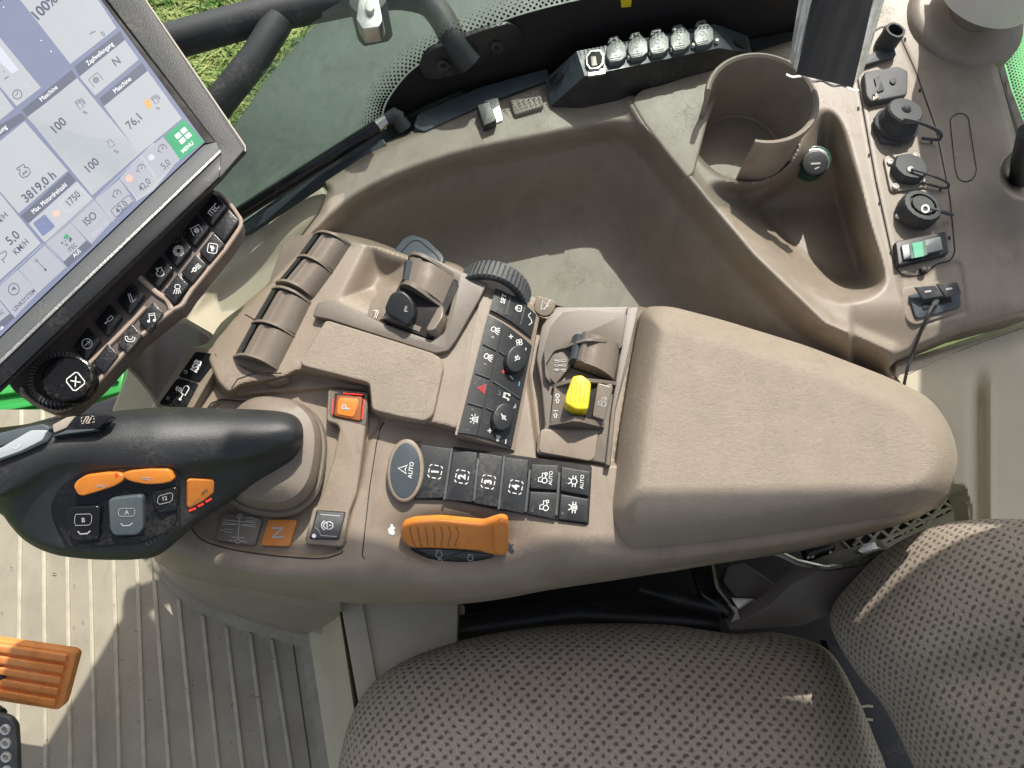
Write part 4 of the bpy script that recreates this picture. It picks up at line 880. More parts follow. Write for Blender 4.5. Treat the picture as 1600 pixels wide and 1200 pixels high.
def cushion(name,outline,ctr,zf,k=26,low=.05,rot=0,sc=1.0):
    mb=MB(); o=cr(outline,7); mb.dome(o,ctr,zf,'fabric',k=k,low=low)
    V=mb.V; n=len(o); uv=[]; c,s=math.cos(R(rot)),math.sin(R(rot))
    # unrolled: walk each column from the centre outwards so the weave wraps round the edge
    cols=[[Vector(V[r*n+i]) for r in range(k+2)] for i in range(n)]
    C0=Vector((P(*ctr,0).x,P(*ctr,0).y)); UVs=[None]*len(V)
    for i in range(n):
        q=cols[i][-1]; p2=Vector((q.x,q.y)); UVs[(k+1)*n+i]=p2.copy(); dirn=None
        for r in range(k,-1,-1):
            a,b_=cols[i][r+1],cols[i][r]; d3=(b_-a).length; d2=Vector((b_.x-a.x,b_.y-a.y)); dirn=d2.normalized() if d2.length>1e-6 else dirn
            p2=p2+dirn*d3; UVs[r*n+i]=p2.copy()
    if sc!=1.0: UVs=[Vector((q[0]+.75*(q[2]+.2),q[1])) for q in V]
    mb.uv=[((p.x*c-p.y*s)*sc,(p.x*s+p.y*c)*sc) for p in UVs]
    return mb.build(name,st,ang=0)
def cz3(f,u,v):
    q=min(1,f/.42); z=-.27+.10*math.sqrt(max(0,1-(1-q)**2))
    z-=.016*math.exp(-((u-1215)/55)**2)*(1-ss(np.array(v),1000,1130).item())
    z-=.010*math.exp(-((u+(v-1000)*.55-1010)/60)**2)*ss(np.array(v),1020,1120).item()
    return z
cushion('cushion',[(524,1240),(535,1165),(552,1112),(580,1070),(625,1036),(690,1010),(770,990),(860,978),(950,974),(1040,976),(1100,984),(1150,990),(1205,988),(1260,1000),(1300,1022),(1335,1080),(1365,1150),(1392,1230),(1420,1420),(1300,1640),(900,1680),(580,1600),(520,1400)],(960,1330),cz3,rot=4)
def bz3(f,u,v):
    q=min(1,f/.5); base=-.21+.0006*(u-1300)
    z=base+.13*math.sqrt(max(0,1-(1-q)**2)); cr_l=math.exp(-(((v-1085)-(u-1370)*-.22)/34)**2); z-=.014*cr_l
    return z
cushion('backrest',[(1297,972),(1305,940),(1335,905),(1372,868),(1420,838),(1475,818),(1540,811),(1620,812),(1720,820),(1900,900),(1950,1200),(1800,1500),(1560,1460),(1470,1330),(1440,1230),(1405,1150),(1378,1100),(1345,1060),(1312,1010)],(1640,1120),bz3,rot=-12,sc=1.2,k=30)
mb=MB(); hp=HZ(-.36); mb.prism([(1290,1000),(1340,1040),(1400,1100),(1480,1300),(1380,1300),(1330,1120)],HZ(-.33),'black',h=0,depth=.02,bev=2)
for y in (1104,1125): mb.ribbon([(1342,y+1),(1356,y-1),(1364,y)],HZ(-.33),'cream',4,.002)
mb.build('hinge_gap_cover',st)
# =============== armrest console ===============
ac=thing('armrest_console','beige multi-lever armrest console with padded armrest beside the driver seat','armrest console',P(800,750,-.1))
SO=cr([(238,868),(262,888),(300,904),(380,918),(470,932),(560,940),(700,941),(780,933),(860,918),(1000,897),(1150,873),(1300,848),(1440,806),(1488,760),(1480,690),(1400,600),(1200,530),(1045,492),(1000,479),(930,479),(880,479),(850,468),(800,455),(740,430),(712,412),(660,402),(640,398),(600,382),(560,370),(505,362),(470,382),(430,432),(385,472),(345,505),(325,535),(300,548),(262,606),(238,650),(236,700),(232,800)],4)
ST=cr([(262,806),(290,842),(350,872),(440,887),(535,882),(566,872),(590,850),(604,806),(640,792),(700,792),(760,800),(830,824),(900,845),(960,866),(1100,860),(1300,832),(1430,790),(1440,700),(1300,600),(1000,500),(700,420),(500,380),(350,520),(300,560),(262,640),(258,720)],3)
TR_=rc([(322,641),(355,621),(450,612),(520,606),(578,612),(600,660),(575,690),(562,760),(548,800),(534,862),(492,870),(393,861),(325,845),(300,822),(284,790),(290,720)],14)
UP=rc([(322,560),(345,500),(420,430),(480,364),(560,368),(600,384),(640,396),(660,396),(712,408),(760,440),(768,490),(715,676),(700,668),(660,660),(600,652),(579,642),(577,600),(466,579),(448,590),(378,602),(357,617),(340,600)],7)
SCP=rc([(575,368),(524,470),(600,502),(640,450),(648,404),(610,392)],10)
def con_z(U,V):
    e=sdf(U,V,SO); t=sdf(U,V,ST); q=np.clip(e/(np.maximum(e,0)+np.maximum(-t,0)+1e-6),0,1)
    z=np.where(t>0,-.012,-.098+.086*np.sqrt(np.clip(1-(1-q)**2.2,0,1)))
    z=z+.020*ss(blur(sdf(U,V,UP),1.2),-5,3)
    z-=.006*ss(sdf(U,V,TR_),-2,3)
    s=sdf(U,V,SCP); z-=.020*ss(s,0,46)
    z-=.022*np.exp(-(((U-712)/95)**2+((V-846)/40)**2)**1.2)
    z-=.012*ss(sdf(U,V,[(838,478),(1002,474),(962,724),(842,716),(822,560)]),-3,2)     # well of the hitch block
    dz=(U-835)*.97-(V-560)*.24
    z-=.012*ss(U+(V-500)*.26,826,845)*(V<716)*(V>440)*0
    return z
mb=MB(); field(mb,222,1500,352,952,2.5,con_z,lambda U,V:sdf(U,V,SO),'shell',1.6)
CB=BV(mb)
sm=MB()
sm.ribbon([(322,641),(330,630),(345,624),(395,628)],CB,'gap',1.4,.0006)
sm.ribbon([(600,660),(595,668),(589,690),(578,760),(566,868),(570,874)],CB,'gap',1.5,.0006)
sm.ribbon(cr([(286,800),(300,826),(325,848),(393,864),(492,873),(529,866),(536,861)],5,False),CB,'gap',1.8,.0006)
sm.ribbon([(362,606),(372,592),(400,583),(440,583)],CB,'gap',1.3,.0006)
sm.ribbon([(370,493),(385,492),(400,501)],CB,'gap',1.3,.0006)
mb.V+=[];off=len(mb.V)
mb.V.extend(sm.V); [ (mb.Fc.append(tuple(i+off for i in f)),mb.M.append(mb.mi('gap')),mb.S.append(False)) for f in sm.Fc]
# hare and turtle marks on the shell next to the dial
mb.icon('turtle',612,828,9,80,CB,'white_ink',1,.0006)
mb.icon('hare',797,857,10,95,CB,'blue_gray',1,.0006)
mb.build('console_shell',ac)
mb=MB(); mb.prism([(300,700),(700,560),(1340,700),(1300,760),(1000,790),(700,800),(330,800)],HZ(-.10),'shell_dark',h=0,depth=.40,bev=1); mb.build('core_blocker',ac)  # hidden block added to stop sunlight passing under the console
# armrest pad
PO=rc([(1002,479),(1046,478),(1130,500),(1260,540),(1390,590),(1455,622),(1486,668),(1498,712),(1491,752),(1462,785),(1400,806),(1300,826),(1150,850),(1040,864),(985,866),(963,846),(955,800),(966,690),(985,570)],26,6)
_pp=[p[:2] for p in PO]
mb=MB()
def padf(U,V):
    d=sdf(U,V,_pp); z=.030*(1-(1-np.clip(d/46,0,1))**2.2)
    fr=U-(1046-(V-480)*.145); z=z-.020*(1-ss(fr,-64,5)); z=z-.030*ss(V-(842-(U-1000)*.075),-62,36)**1.4
    return z+.002
field(mb,940,1510,466,880,2.0,padf,lambda U,V:sdf(U,V,_pp),'leather',2.2)
mb.build('armrest_pad',ac)
_us=[0,.15,.38,.68,.88,1]
mb=MB(); mb.surf(lambda s,t:(962+s*500,float(np.interp(s,_us,[866,864,850,828,807,786]))-4+t*float(np.interp(s,_us,[33,33,27,22,10,4])),-.03-.05*t),24,4,'shell',.02); mb.build('armrest_underside',ac)
# palm rest
pr_=PL((475,572,.006),(676,552,.008),(667,657,.006))
mb=MB(); mb.prism(rc([(509,499),(590,524),(676,551),(690,560),(693,574),(677,648),(664,658),(620,650),(581,640),(577,598),(530,586),(474,572),(468,566)],7,5),pr_,'leather',h=.0085,depth=.013,bev=5,seg=4); mb.build('palm_rest',ac)
# bezel round the second lever pair
bz_=PL((494,473,.013),(745,436,.013),(676,551,.010))
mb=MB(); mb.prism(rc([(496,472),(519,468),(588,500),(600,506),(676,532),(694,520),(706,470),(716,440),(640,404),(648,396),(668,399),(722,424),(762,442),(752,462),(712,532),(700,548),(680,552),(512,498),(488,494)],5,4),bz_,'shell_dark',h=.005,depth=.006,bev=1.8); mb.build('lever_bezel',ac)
# ---- bank of four curved levers ----
RE=[(554,386),(526,430),(494,474),(468,529),(441,582)]; LE=[(490,366),(463,402),(424,448),(390,505),(360,560)]
PRO=[(.225,.014),(.228,.0215),(.236,.0240),(.25,.0252),(.268,.0248),(.29,.0222),(.315,.0210),(.345,.0210),(.40,.0222),(.47,.0228),(.54,.0224),(.62,.0208),(.70,.0184),(.78,.0150),(.86,.0110),(.93,.0065),(1,.001)]
FIN=[(-.05,-.004),(-.03,.007),(.03,.0165),(.10,.0230),(.19,.0270),(.28,.0285),(.42,.0278),(.55,.0260),(.68,.0218),(.80,.0160),(.90,.0100),(.98,.0040),(1.03,.0)]
def off(a,b,t): return (a[0]+(b[0]-a[0])*t,a[1]+(b[1]-a[1])*t)
zL,zR=-.010,.001
BD=[(.20,.006,0),(.205,.0150,.6),(.225,.0195,.75),(.255,.0218,.85),(.29,.0226,.93),(.33,.0216,.98),(.37,.0208,1),(.41,.0212,1),(.46,.0222,.99),(.54,.0228,.94),(.62,.0220,.86),(.70,.0198,.74),(.78,.0165,.6),(.86,.0120,.42),(.93,.0070,.22),(1,.0010,0)]
BF=[(0,-.012,0),(.01,-.006,.12),(.035,.0020,.28),(.07,.0085,.45),(.11,.0135,.6),(.15,.0165,.7),(.18,.0175,.76),(.195,.0150,.7),(.198,.006,.5)]
FI=[(-.03,-.012,-.1),(0,-.002,.15),(.05,.0085,.42),(.10,.0160,.66),(.16,.0210,.88),(.23,.0245,1.05),(.32,.0258,1.16),(.44,.0260,1.18),(.56,.0252,1.10),(.68,.0222,.90),(.80,.0165,.60),(.90,.0098,.34),(1.0,.0025,.04),(1.02,-.002,0)]
def arc(mb,A,B,C,D,prof,m,bow=10,n=1,base=-.03):
    rr=[]
    for t in [i/n for i in range(n+1)]:
        l=off(A,D,t); q=off(B,C,t); r_=[P(l[0]+(q[0]-l[0])*s,l[1]+(q[1]-l[1])*s-bow*w,z) for s,z,w in prof]
        r_+=[r_[-1]+Vector((0,0,base)),r_[0]+Vector((0,0,base))]; rr.append(r_)
    mb.rings(rr,m,cap0=True,cap1=True)
for k in range(4):
    A=off(LE[k],LE[k+1],.09); B=off(RE[k],RE[k+1],.07); C=off(RE[k],RE[k+1],.97); D=off(LE[k],LE[k+1],.97)
    if k==1: C=off(RE[k],RE[k+1],.88); D=off(LE[k],LE[k+1],.86)
    if k==2: A=off(LE[k],LE[k+1],.14); B=off(RE[k],RE[k+1],.12)
    mb=MB(); arc(mb,A,B,C,D,BD,'lever_brown'); arc(mb,off(A,B,.0),B,C,D,BF,'black'); mb.build('control_lever',ac)
for k,t_ in ((0,0),(1,0),(2,-.12),(2,.06),(3,0),(4,-.04)):
    i0=min(3,k) ; a=off(LE[i0],LE[i0+1],t_+(1 if k==4 else 0)); b=off(RE[i0],RE[i0+1],t_+(1 if k==4 else 0)); d=(RE[i0+1][0]-RE[i0][0],RE[i0+1][1]-RE[i0][1]); L=math.hypot(*d); d=(d[0]/L*3.6,d[1]/L*3.6)
    mb=MB(); arc(mb,a,b,(b[0]+d[0],b[1]+d[1]),(a[0]+d[0],a[1]+d[1]),FI,'fin_brown',11); mb.build('lever_fin',ac)
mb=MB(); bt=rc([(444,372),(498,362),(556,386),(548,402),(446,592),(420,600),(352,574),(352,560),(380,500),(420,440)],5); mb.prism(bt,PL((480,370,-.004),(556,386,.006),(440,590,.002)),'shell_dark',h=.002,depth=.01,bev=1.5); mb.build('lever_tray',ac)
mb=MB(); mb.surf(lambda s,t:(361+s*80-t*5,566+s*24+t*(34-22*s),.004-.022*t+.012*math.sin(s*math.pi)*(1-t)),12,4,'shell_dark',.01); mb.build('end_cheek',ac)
# ---- second pair: rocker lever and black flip lever ----
mb=MB(); mb.prism(rc([(612,394),(632,370),(645,366),(668,374),(694,400),(690,416),(640,420),(610,404)],8),PL((612,394,-.03),(694,400,-.02),(645,366,-.03)),'blue_gray',h=.008,depth=.02,bev=2)
hp2=PL((612,394,-.03),(694,400,-.02),(645,366,-.03)); mb.ribbon(rc([(624,396),(643,376),(655,375),(684,400),(688,410),(630,410)],5),hp2,'gap',1.3,.0085,True); mb.build('side_button',ac)
def lev(A,B,C,D,prof,m,name,base=-.012,label=None,par=None):
    mb=MB(); mb.drum(A,B,C,D,prof,m,base=base); return mb.build(name,par or ac,label)
mb=MB(); mb.prism(rc([(596,500),(640,412),(652,408),(712,438),(718,446),(678,526),(668,528)],4),bz_,'gap',h=.0055,depth=.004,bev=1); mb.build('lever_slot',ac)
z2=.012
lev((640,410,z2),(716,440,z2),(696,480,z2),(632,448,z2),[(-.02,.0),(.03,.012),(.10,.0165),(.2,.0185),(.26,.020),(.32,.018),(.5,.018),(.7,.0145),(.88,.0085),(1,.003)],'lever_brown','rocker_lever'); rocker=bpy.data.objects['rocker_lever']
lev((634,416,z2),(652,424,z2),(646,452,z2),(630,446,z2),[(-.1,.0),(0,.010),(.3,.0165),(.7,.018),(1,.014)],'blue_gray','rocker_tip',par=rocker)
FN=[(-.02,-.001),(.02,.010),(.12,.0185),(.25,.022),(.4,.0205),(.6,.0150),(.8,.0085),(1,.002)]
lev((640,402,z2),(722,436,z2),(720,440,z2),(638,407,z2),FN,'shell_dark','lever_fin',-.01)
lev((630,446,z2),(700,482,z2),(697,487,z2),(626,452,z2),FN,'shell_dark','lever_fin',-.01)
lev((594,500,z2),(676,528,z2),(680,521,z2),(600,494,z2),[(-.02,.0),(.10,.008),(.2,.0115),(.32,.0105),(.6,.006),(1,.002)],'shell_dark','lever_fin',-.01)
mb=MB(); mb.prism(rc([(572,498),(580,468),(600,450),(622,444),(636,452),(600,510),(594,504)],7),PL((572,498,.006),(640,450,.013),(600,505,.009)),'shell',h=.003,depth=.006,bev=1)
ip=PL((572,498,.0095),(640,450,.0165),(600,505,.0125)); mb.icon('slash',588,490,7,150,ip,'white_ink',1.2,.003); mb.build('lever_dial_plate',ac)
fp=PL((600,480,.026),(645,470,.030),(625,500,.024))
mb=MB(); mb.prism(rc([(600,482),(610,458),(626,452),(640,462),(648,478),(646,498),(634,510),(622,500),(606,492)],8,6),fp,'black',h=.006,depth=.022,bev=4,seg=5)
mb.icon('slash',634,483,5,-30,fp,'gray_ink',1.1,.0065); mb.build('flip_lever',ac,label='small black flip lever with a white mark')
mb=MB(); mb.prism(rc([(664,516),(684,480),(692,476),(692,494),(678,516)],6),PL((664,516,.02),(692,476,.018),(692,500,.022)),'lever_brown',h=.004,depth=.018,bev=3); mb.build('slot_roller',ac)
# ---- ribbed thumbwheel ----
n_=Vector((-.22,-.90,.36)).normalized(); wc=P(766,474,-.008)
mb=MB(); Rw=.0385; prof=[(0,-.0005),(.026,0),(.030,-.001),(.0335,-.001),(.0345,.0005)]
mb.lathe(wc,n_,[(.0,.0),(.029,.0),(.031,-.001)],'shell',48)
pr=[(.031,-.001),(Rw-.002,.001),(Rw,-.001),(Rw,-.022),(Rw-.002,-.0245),(.0,-.0245)]
mb.lathe(wc,n_,pr,'rubber',48)
x=n_.cross(Vector((0,1,.1))).normalized(); y=n_.cross(x)
for i in range(48):                                   # rubber ribs
    a=2*math.pi*i/48; da=.045; rr=[]
    for (r,h) in ((Rw-.001,.0012),(Rw+.0018,.0002),(Rw+.0018,-.0225),(Rw-.001,-.024)):
        rr.append([wc+n_*h+(x*math.cos(a+s)+y*math.sin(a+s))*r for s in (-da,da)])
    b=mb.add([q for r in rr for q in r]); 
    for k in range(3): mb.f((b+2*k,b+2*k+1,b+2*k+3,b+2*k+2),'black_gloss' if 0 else 'rubber_gray',False)
    mb.f((b,b+2,b+4,b+6),'rubber',False); mb.f((b+1,b+3,b+5,b+7),'rubber',False)
mb.build('thumbwheel',ac,label='ribbed black thumbwheel on the window side')
# ---- curved black switch strips ----
def strip_z(s): return .014-.004*s-.016*s*s
def bil(c,s,t,bow=0):
    u=(c[0][0]*(1-s)+c[1][0]*s)*(1-t)+(c[3][0]*(1-s)+c[2][0]*s)*t; v=(c[0][1]*(1-s)+c[1][1]*s)*(1-t)+(c[3][1]*(1-s)+c[2][1]*s)*t
    return u,v-bow*4*s*(1-s)
carr=[(756,436),(844,488),(804,704),(711,679)]
mb=MB(); mb.surf(lambda s,t:bil(carr,s,t,6*(1-t)+2)+(strip_z(s)-.0035,),14,14,'shell',.014); mb.build('strip_frame',ac)
c1=[(776,445),(838,492),(830,528),(765,483)]
mb=MB(); mb.surf(lambda s,t:bil(c1,s,t,4)+(strip_z(.12+.85*s),),12,6,'black',.005); hb=BV(mb)
mb.text('SET',787,467,6.8,76,hb,'white_ink',.0004,.02); mb.icon('lock',811,482,7,82,hb,'white_ink',1.5,.0004); mb.icon('arrow',829,498,0.1,80,hb,'white_ink',1.3,.0004)
mb.ribbon([(826,508),(831,504),(829,498),(825,493),(829,489)],hb,'white_ink',1.3,.0004)
for s in (.37,.72):
    a=bil(c1,s,.12,4); b=bil(c1,s,.9,4); mb.prism([(a[0]-1.2,a[1]),(a[0]+1.2,a[1]),(b[0]+1.2,b[1]),(b[0]-1.2,b[1])],hb,'rubber_gray',h=.001,depth=.002,bev=.4)
mb.build('set_switch_strip',ac)
c2=[(762,492),(831,540),(799,699),(715,676)]
mb=MB(); mb.surf(lambda s,t:bil(c2,s,t,4)+(strip_z(.1+.87*s)+.0005,),14,20,'black',.005); hb=BV(mb)
base_panel=mb
def rib(c,s0,t0,s1,t1,wd=2.4,m='rubber',h=.0015):
    a=bil(c,s0,t0,4); b=bil(c,s1,t1,4); d=Vector((b[0]-a[0],b[1]-a[1])).normalized(); n=(-d.y*wd/2,d.x*wd/2)
    base_panel.prism(rc([(a[0]+n[0],a[1]+n[1]),(a[0]-n[0],a[1]-n[1]),(b[0]-n[0],b[1]-n[1]),(b[0]+n[0],b[1]+n[1])],.8,2),hb,m,h=h,depth=h+.001,bev=.5)
base_panel.ribbon([bil(c2,.36,t/12,4) for t in range(13)],hb,'gap',1.6,.0004)
for t in (.24,.49,.745): rib(c2,.05,t,.34,t+.005)
rib(c2,.42,.505,.97,.53,3); rib(c2,.40,.24,.58,.25,2.4); rib(c2,.40,.745,.55,.755,2.4)
for i,(u,v) in enumerate(((760,548),(752,592),(740,640),(732,672))): base_panel.fill(ell(u-2,v,2,2,10),hb,'rubber_gray',.0005)
D=lambda n,u,v,sz,a,m='white_ink',w=1.4: base_panel.icon(n,u,v,sz,a,hb,m,w,.0005)
D('lamp',774,517,7.5,75); D('lamp',763,559,7.5,75); base_panel.text('2',770,527,4,75,hb,'white_ink',.0005); base_panel.text('1',758,569,4,75,hb,'white_ink',.0005)
D('warn',753,607,8,80,'red_ink',2); D('beacon',741,655,7,80)
D('plus',798,526,3.5,0); D('fan',811,535,7,10,'white_ink',1.2); D('minus',821,547,3.5,80); D('plus',786,581,3.2,0,'red_ink',1.3); D('minus',799,590,4,130); D('minus',811,600,3.5,80,'blue_ink')
D('note',791,619,6.5,75,'white_ink',1.5); D('plus',765,673,3.5,0); D('minus',790,690,3.5,80); D('horn',778,685,6,75,'white_ink',1.2)
base_panel.fill([(777,610),(782,610),(777,618),(782,618)],hb,'white_ink'); base_panel.fill([(801,630),(806,630),(801,638),(806,638)],hb,'white_ink')
climate=mb.build('climate_panel',ac)
for (u,v,ic) in ((808,560,'seat'),(787,651,'mute')):
    mb=MB(); pl=hb.plane(u-4,v,10); mb.prism(ell(u,v,16,22,30,14),pl,'black',h=.009,depth=.011,bev=2.5); mb.icon(ic,u,v,6,80,pl,'white_ink',1.3,.0095); mb.build('rotary_knob',climate)
# little label plate with a triangle right of the strip
mb=MB(); lp=PL((836,462,-.006),(868,472,-.006),(845,492,-.010)); mb.prism(rc([(838,461),(869,470),(866,484),(858,493),(846,494),(834,484)],5),lp,'shell',h=.004,bev=1); mb.ribbon([(845,484),(848,470),(857,478)],lp,'white_ink',1.5,.0045,True); mb.ribbon([(850,484),(860,468)],lp,'white_ink',1.3,.0045); mb.build('warning_plate',ac)
# ---- hitch block ----
zf_=-.008
mb=MB(); hbz=PL((870,480,zf_),(997,479,zf_),(950,724,zf_)); 
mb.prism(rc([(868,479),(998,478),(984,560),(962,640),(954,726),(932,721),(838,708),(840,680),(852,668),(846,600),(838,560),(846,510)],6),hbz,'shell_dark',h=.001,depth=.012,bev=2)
mb.prism(rc([(845,670),(935,672),(929,715),(922,720),(842,706)],6),hbz,'shell',h=.0025,depth=.004,bev=1.2)
mb.prism([(980,480),(999,478),(962,640),(954,728),(946,726),(955,640)],hbz,'shell_dark',h=.006,depth=.008,bev=2)
mb.build('hitch_frame',ac)
mb=MB(); hs=PL((870,484,.004),(975,487,.004),(860,600,-.003))
mb.prism(rc([(880,487),(920,484),(974,490),(980,494),(970,545),(915,524),(900,528),(884,543),(866,548),(852,570),(862,600),(852,588),(850,545),(860,510)],4),hs,'shell_dark',h=.004,depth=.012,bev=2.5)
mb.prism(rc([(858,544),(870,547),(888,536),(896,560),(890,574),(868,600),(852,584),(851,556)],3),hs,'shell_dark',h=.001,depth=.008,bev=1)
mb.icon('rows',875,571,11,-92,hs,'gray_ink',1.2,.0016); mb.icon('rows',875,571,9,88,hs,'gray_ink',1.0,.0018)
mb.build('hitch_cowl',ac)
zh=.0
mb=MB(); mb.prism(rc([(888,530),(908,524),(972,542),(962,598),(890,572)],3),hbz,'gap',h=.004,depth=.004,bev=.5); mb.build('hitch_slot',ac)
lev((905,527,zh),(968,544,zh),(959,594,zh),(896,571,zh),[(0,.0),(.03,.010),(.08,.0170),(.14,.0195),(.20,.0185),(.24,.0165),(.3,.0175),(.5,.0175),(.7,.0145),(.88,.0085),(1,.002)],'lever_brown','depth_lever'); depthl=bpy.data.objects['depth_lever']
lev((893,530,zh),(911,533,zh),(902,570,zh),(888,568,zh),[(0,.0),(.05,.008),(.25,.0145),(.5,.0165),(.8,.015),(1,.008)],'blue_gray','depth_lever_tip',par=depthl)
lev((860,546,zh+.003),(972,543,zh),(973,540,zh),(862,541,zh+.003),[(0,.001),(.12,.0),(.2,.003),(.34,.015),(.45,.0205),(.55,.0205),(.75,.0150),(.9,.007),(1,.002)],'shell_dark','lever_fin',-.01)
FN2=[(0,-.002),(.08,.004),(.22,.0115),(.38,.0155),(.55,.0135),(.8,.0075),(1,.001)]
lev((862,606,zh),(962,602,zh),(964,597,zh),(864,600,zh),FN2,'shell_dark','lever_fin',-.01)
mb=MB(); yb=PL((866,606,.000),(955,602,.003),(860,656,-.003)); mb.prism(rc([(866,604),(956,600),(958,606),(943,664),(860,660)],3),yb,'lever_brown',h=.002,depth=.01,bev=1)
mb.icon('circup',871,625,9,0,yb,'white_ink',1.3,.0024); mb.icon('barup',868,648,9,0,yb,'white_ink',1.3,.0024)
mb.prism([(921,602),(934,600),(925,652),(912,654)],yb,'gap',h=.0035,depth=.003,bev=.5); mb.build('hitch_scale',ac)
mb=MB(); sp2=PL((932,598,.006),(955,604,.006),(926,652,.004)); mb.prism(rc([(934,598),(956,604),(955,612),(944,656),(926,650)],3),sp2,'lever_brown',h=.004,depth=.01,bev=1.2); mb.icon('tractor',941,627,8,82,sp2,'gray_ink',1.1,.0045); mb.build('side_plate',ac)
yp=PL((890,590,.020),(922,600,.020),(900,640,.020))
mb=MB(); mb.prism(rc([(895,587),(910,585),(924,597),(922,618),(919,640),(900,640),(883,630),(884,618),(889,604)],5),yp,'yellow',h=.003,depth=.018,bev=3.5,seg=5)
for k in range(4):
    u=893+k*7.0; mb.ribbon(cr([(u+3,595+k*1.2),(u+.2,600),(u+.2,614),(u-2,625),(u+.5,628)],3,False),yp,'yellow_dark',1.3,.0033)
mb.build('hitch_lever',ac,label='bright yellow hitch lever knob with four grooves')
lev((858,664,-.002),(944,668,-.002),(946,661,-.002),(860,656,-.002),[(0,-.001),(.12,.003),(.28,.010),(.42,.0165),(.55,.0155),(.75,.0085),(1,.001)],'shell_dark','lever_fin',-.01)
# ---- ISB panel ----
ip=PL((296,548,.002),(342,552,.004),(248,632,-.006))
mb=MB(); mb.prism(rc([(296,541),(344,545),(350,552),(300,640),(290,645),(246,638),(243,628)],8),ip,'shell',h=.003,depth=.012,bev=2); mb.build('switch_surround',ac)
for c,n in (([(305,549),(338,553),(341,558),(311,597),(278,588)],0),([(277,590),(310,599),(291,635),(284,637),(250,632),(249,628)],1)):
    mb=MB(); mb.prism(rc(c,4),ip,'black_gloss',h=.0045,depth=.003,bev=1.2)
    if n==0: mb.text('ISB',307,572,11,62,ip,'white_ink',.005,.035); mb.ribbon(ell(290,581,2.3,2.6,12),ip,'gray_ink',.9,.005,True)
    else: mb.icon('cyl',287,614,13,60,ip,'white_ink',1.7,.005); mb.icon('lockside',279,608,5,160,ip,'white_ink',1.2,.005); mb.fill(ell(262,622,3,3.4,12),ip,'rubber_gray',.005)
    mb.build('switch_button',ac)
# ---- tray switches ----
tz=-.0175
arm=PL((512,608,-.006),(576,614,-.006),(480,848,-.012))
mb=MB(); mb.prism(rc(K5((820,95),(1045,118),(1025,330),(995,560),(975,680),(935,780),(905,950),(890,968),(700,950),(692,930),(735,755),(770,735),(850,480),(885,320),(870,292),(812,275)),5,5),arm,'shell',h=.004,depth=.02,bev=4,seg=4)
mb.build('switch_arm',ac)
mb=MB(); mb.prism(rc(K5((832,98),(1040,118),(1028,300),(1005,292),(840,256),(826,230)),4),arm,'shell_dark',h=.0045,depth=.004,bev=1); mb.prism(rc(K5((858,118),(1022,128),(1008,282),(842,252)),3),arm,'gap',h=.0048,depth=.002,bev=.6)
mb.prism(rc(K5((868,130),(1012,140),(998,276),(852,246)),4),arm,'orange_dark',h=.0065,depth=.003,bev=1.6); mb.prism(rc(K5((885,142),(985,150),(990,180),(960,255),(868,238),(872,170)),4),arm,'orange',h=.0075,depth=.003,bev=1.5)
mb.ribbon(K5((905,122),(1012,130)),arm,'led_red',1.5,.0056); mb.ribbon(K5((852,150),(846,235)),arm,'led_red',1.3,.0056); mb.ribbon(K5((1019,155),(1008,262)),arm,'led_red',1.3,.0056)
mb.text('P',541,636,13,88,arm,'gray_ink',.008,.02); mb.build('park_button',ac,label='lit orange parking button with a P')
mb=MB(); mb.prism(rc(K5((757,765),(920,775),(880,930),(718,925)),3),arm,'gap',h=.0046,depth=.003,bev=.5); mb.prism(rc(K5((762,770),(914,780),(876,924),(735,920),(722,905),(730,880)),3),arm,'rubber_gray',h=.0075,depth=.004,bev=1.8)
mb.ribbon(K5((778,790),(888,798)),arm,'gray_ink',1.4,.0078); mb.ribbon(K5((750,862),(772,880),(780,905),(868,912)),arm,'gray_ink',1.2,.0078)
mb.icon('lockside',512,821,10,0,arm,'white_ink',1.6,.0079,); mb.fill(K5(*ell(743,908,12,12,12)),arm,'screen_light',.008); mb.build('lock_button',ac,label='grey lock button with a padlock symbol')
tp=PL((350,800,tz+.0008),(464,811,tz+.0008),(400,855,tz))
mb=MB(); mb.prism(rc(K5((240,778),(458,812),(418,962),(200,930)),5),tp,'shell_dark',h=.0035,depth=.004,bev=1); mb.icon('steerpat',373,826,23,-5,tp,'gray_ink',1.2,.004,1.25); mb.build('gear_pattern_plate',ac,label='dark plate with the white shift pattern diagram')
mb=MB(); mb.prism(rc(K5((492,818),(650,818),(605,965),(448,960)),3),tp,'orange',h=.0045,depth=.005,bev=1); mb.text('N',435,832,19,92,tp,'gray_ink',.005,.01,.95); mb.build('neutral_button',ac,label='orange neutral plate with an N')
# ---- row of black keys 1-4 and the drive keys ----
kp=PL((640,690,-.0075),(920,730,-.0075),(640,778,-.0115))
mb=MB(); mb.prism(rc([(650,689),(925,728),(920,820),(880,815),(800,800),(700,781),(640,780)],3),kp,'gap',h=.001,depth=.003,bev=.5); mb.build('key_well',ac)
mb=MB(); mb.prism(rc([(604,664),(950,716),(953,728),(925,728),(650,688),(612,682),(600,700),(590,700)],3),kp,'shell',h=.001,depth=.004,bev=1.2) ; 
op=PL((608,735,-.0065),(658,735,-.0065),(633,800,-.0100))
mb2=MB(); mb2.prism(ell(633,735,29,50,40,4),op,'shell',h=.006,depth=.009,bev=3.5); mb2.prism(ell(633,735,23.5,43.5,36,4),op,'blue_gray',h=.0066,depth=.003,bev=1.2)
mb2.icon('steer',632,733,9,82,op,'white_ink',1.7,.0071); mb2.build('auto_steer_button',ac,label='oval grey button marked AUTO with a steering arrow')
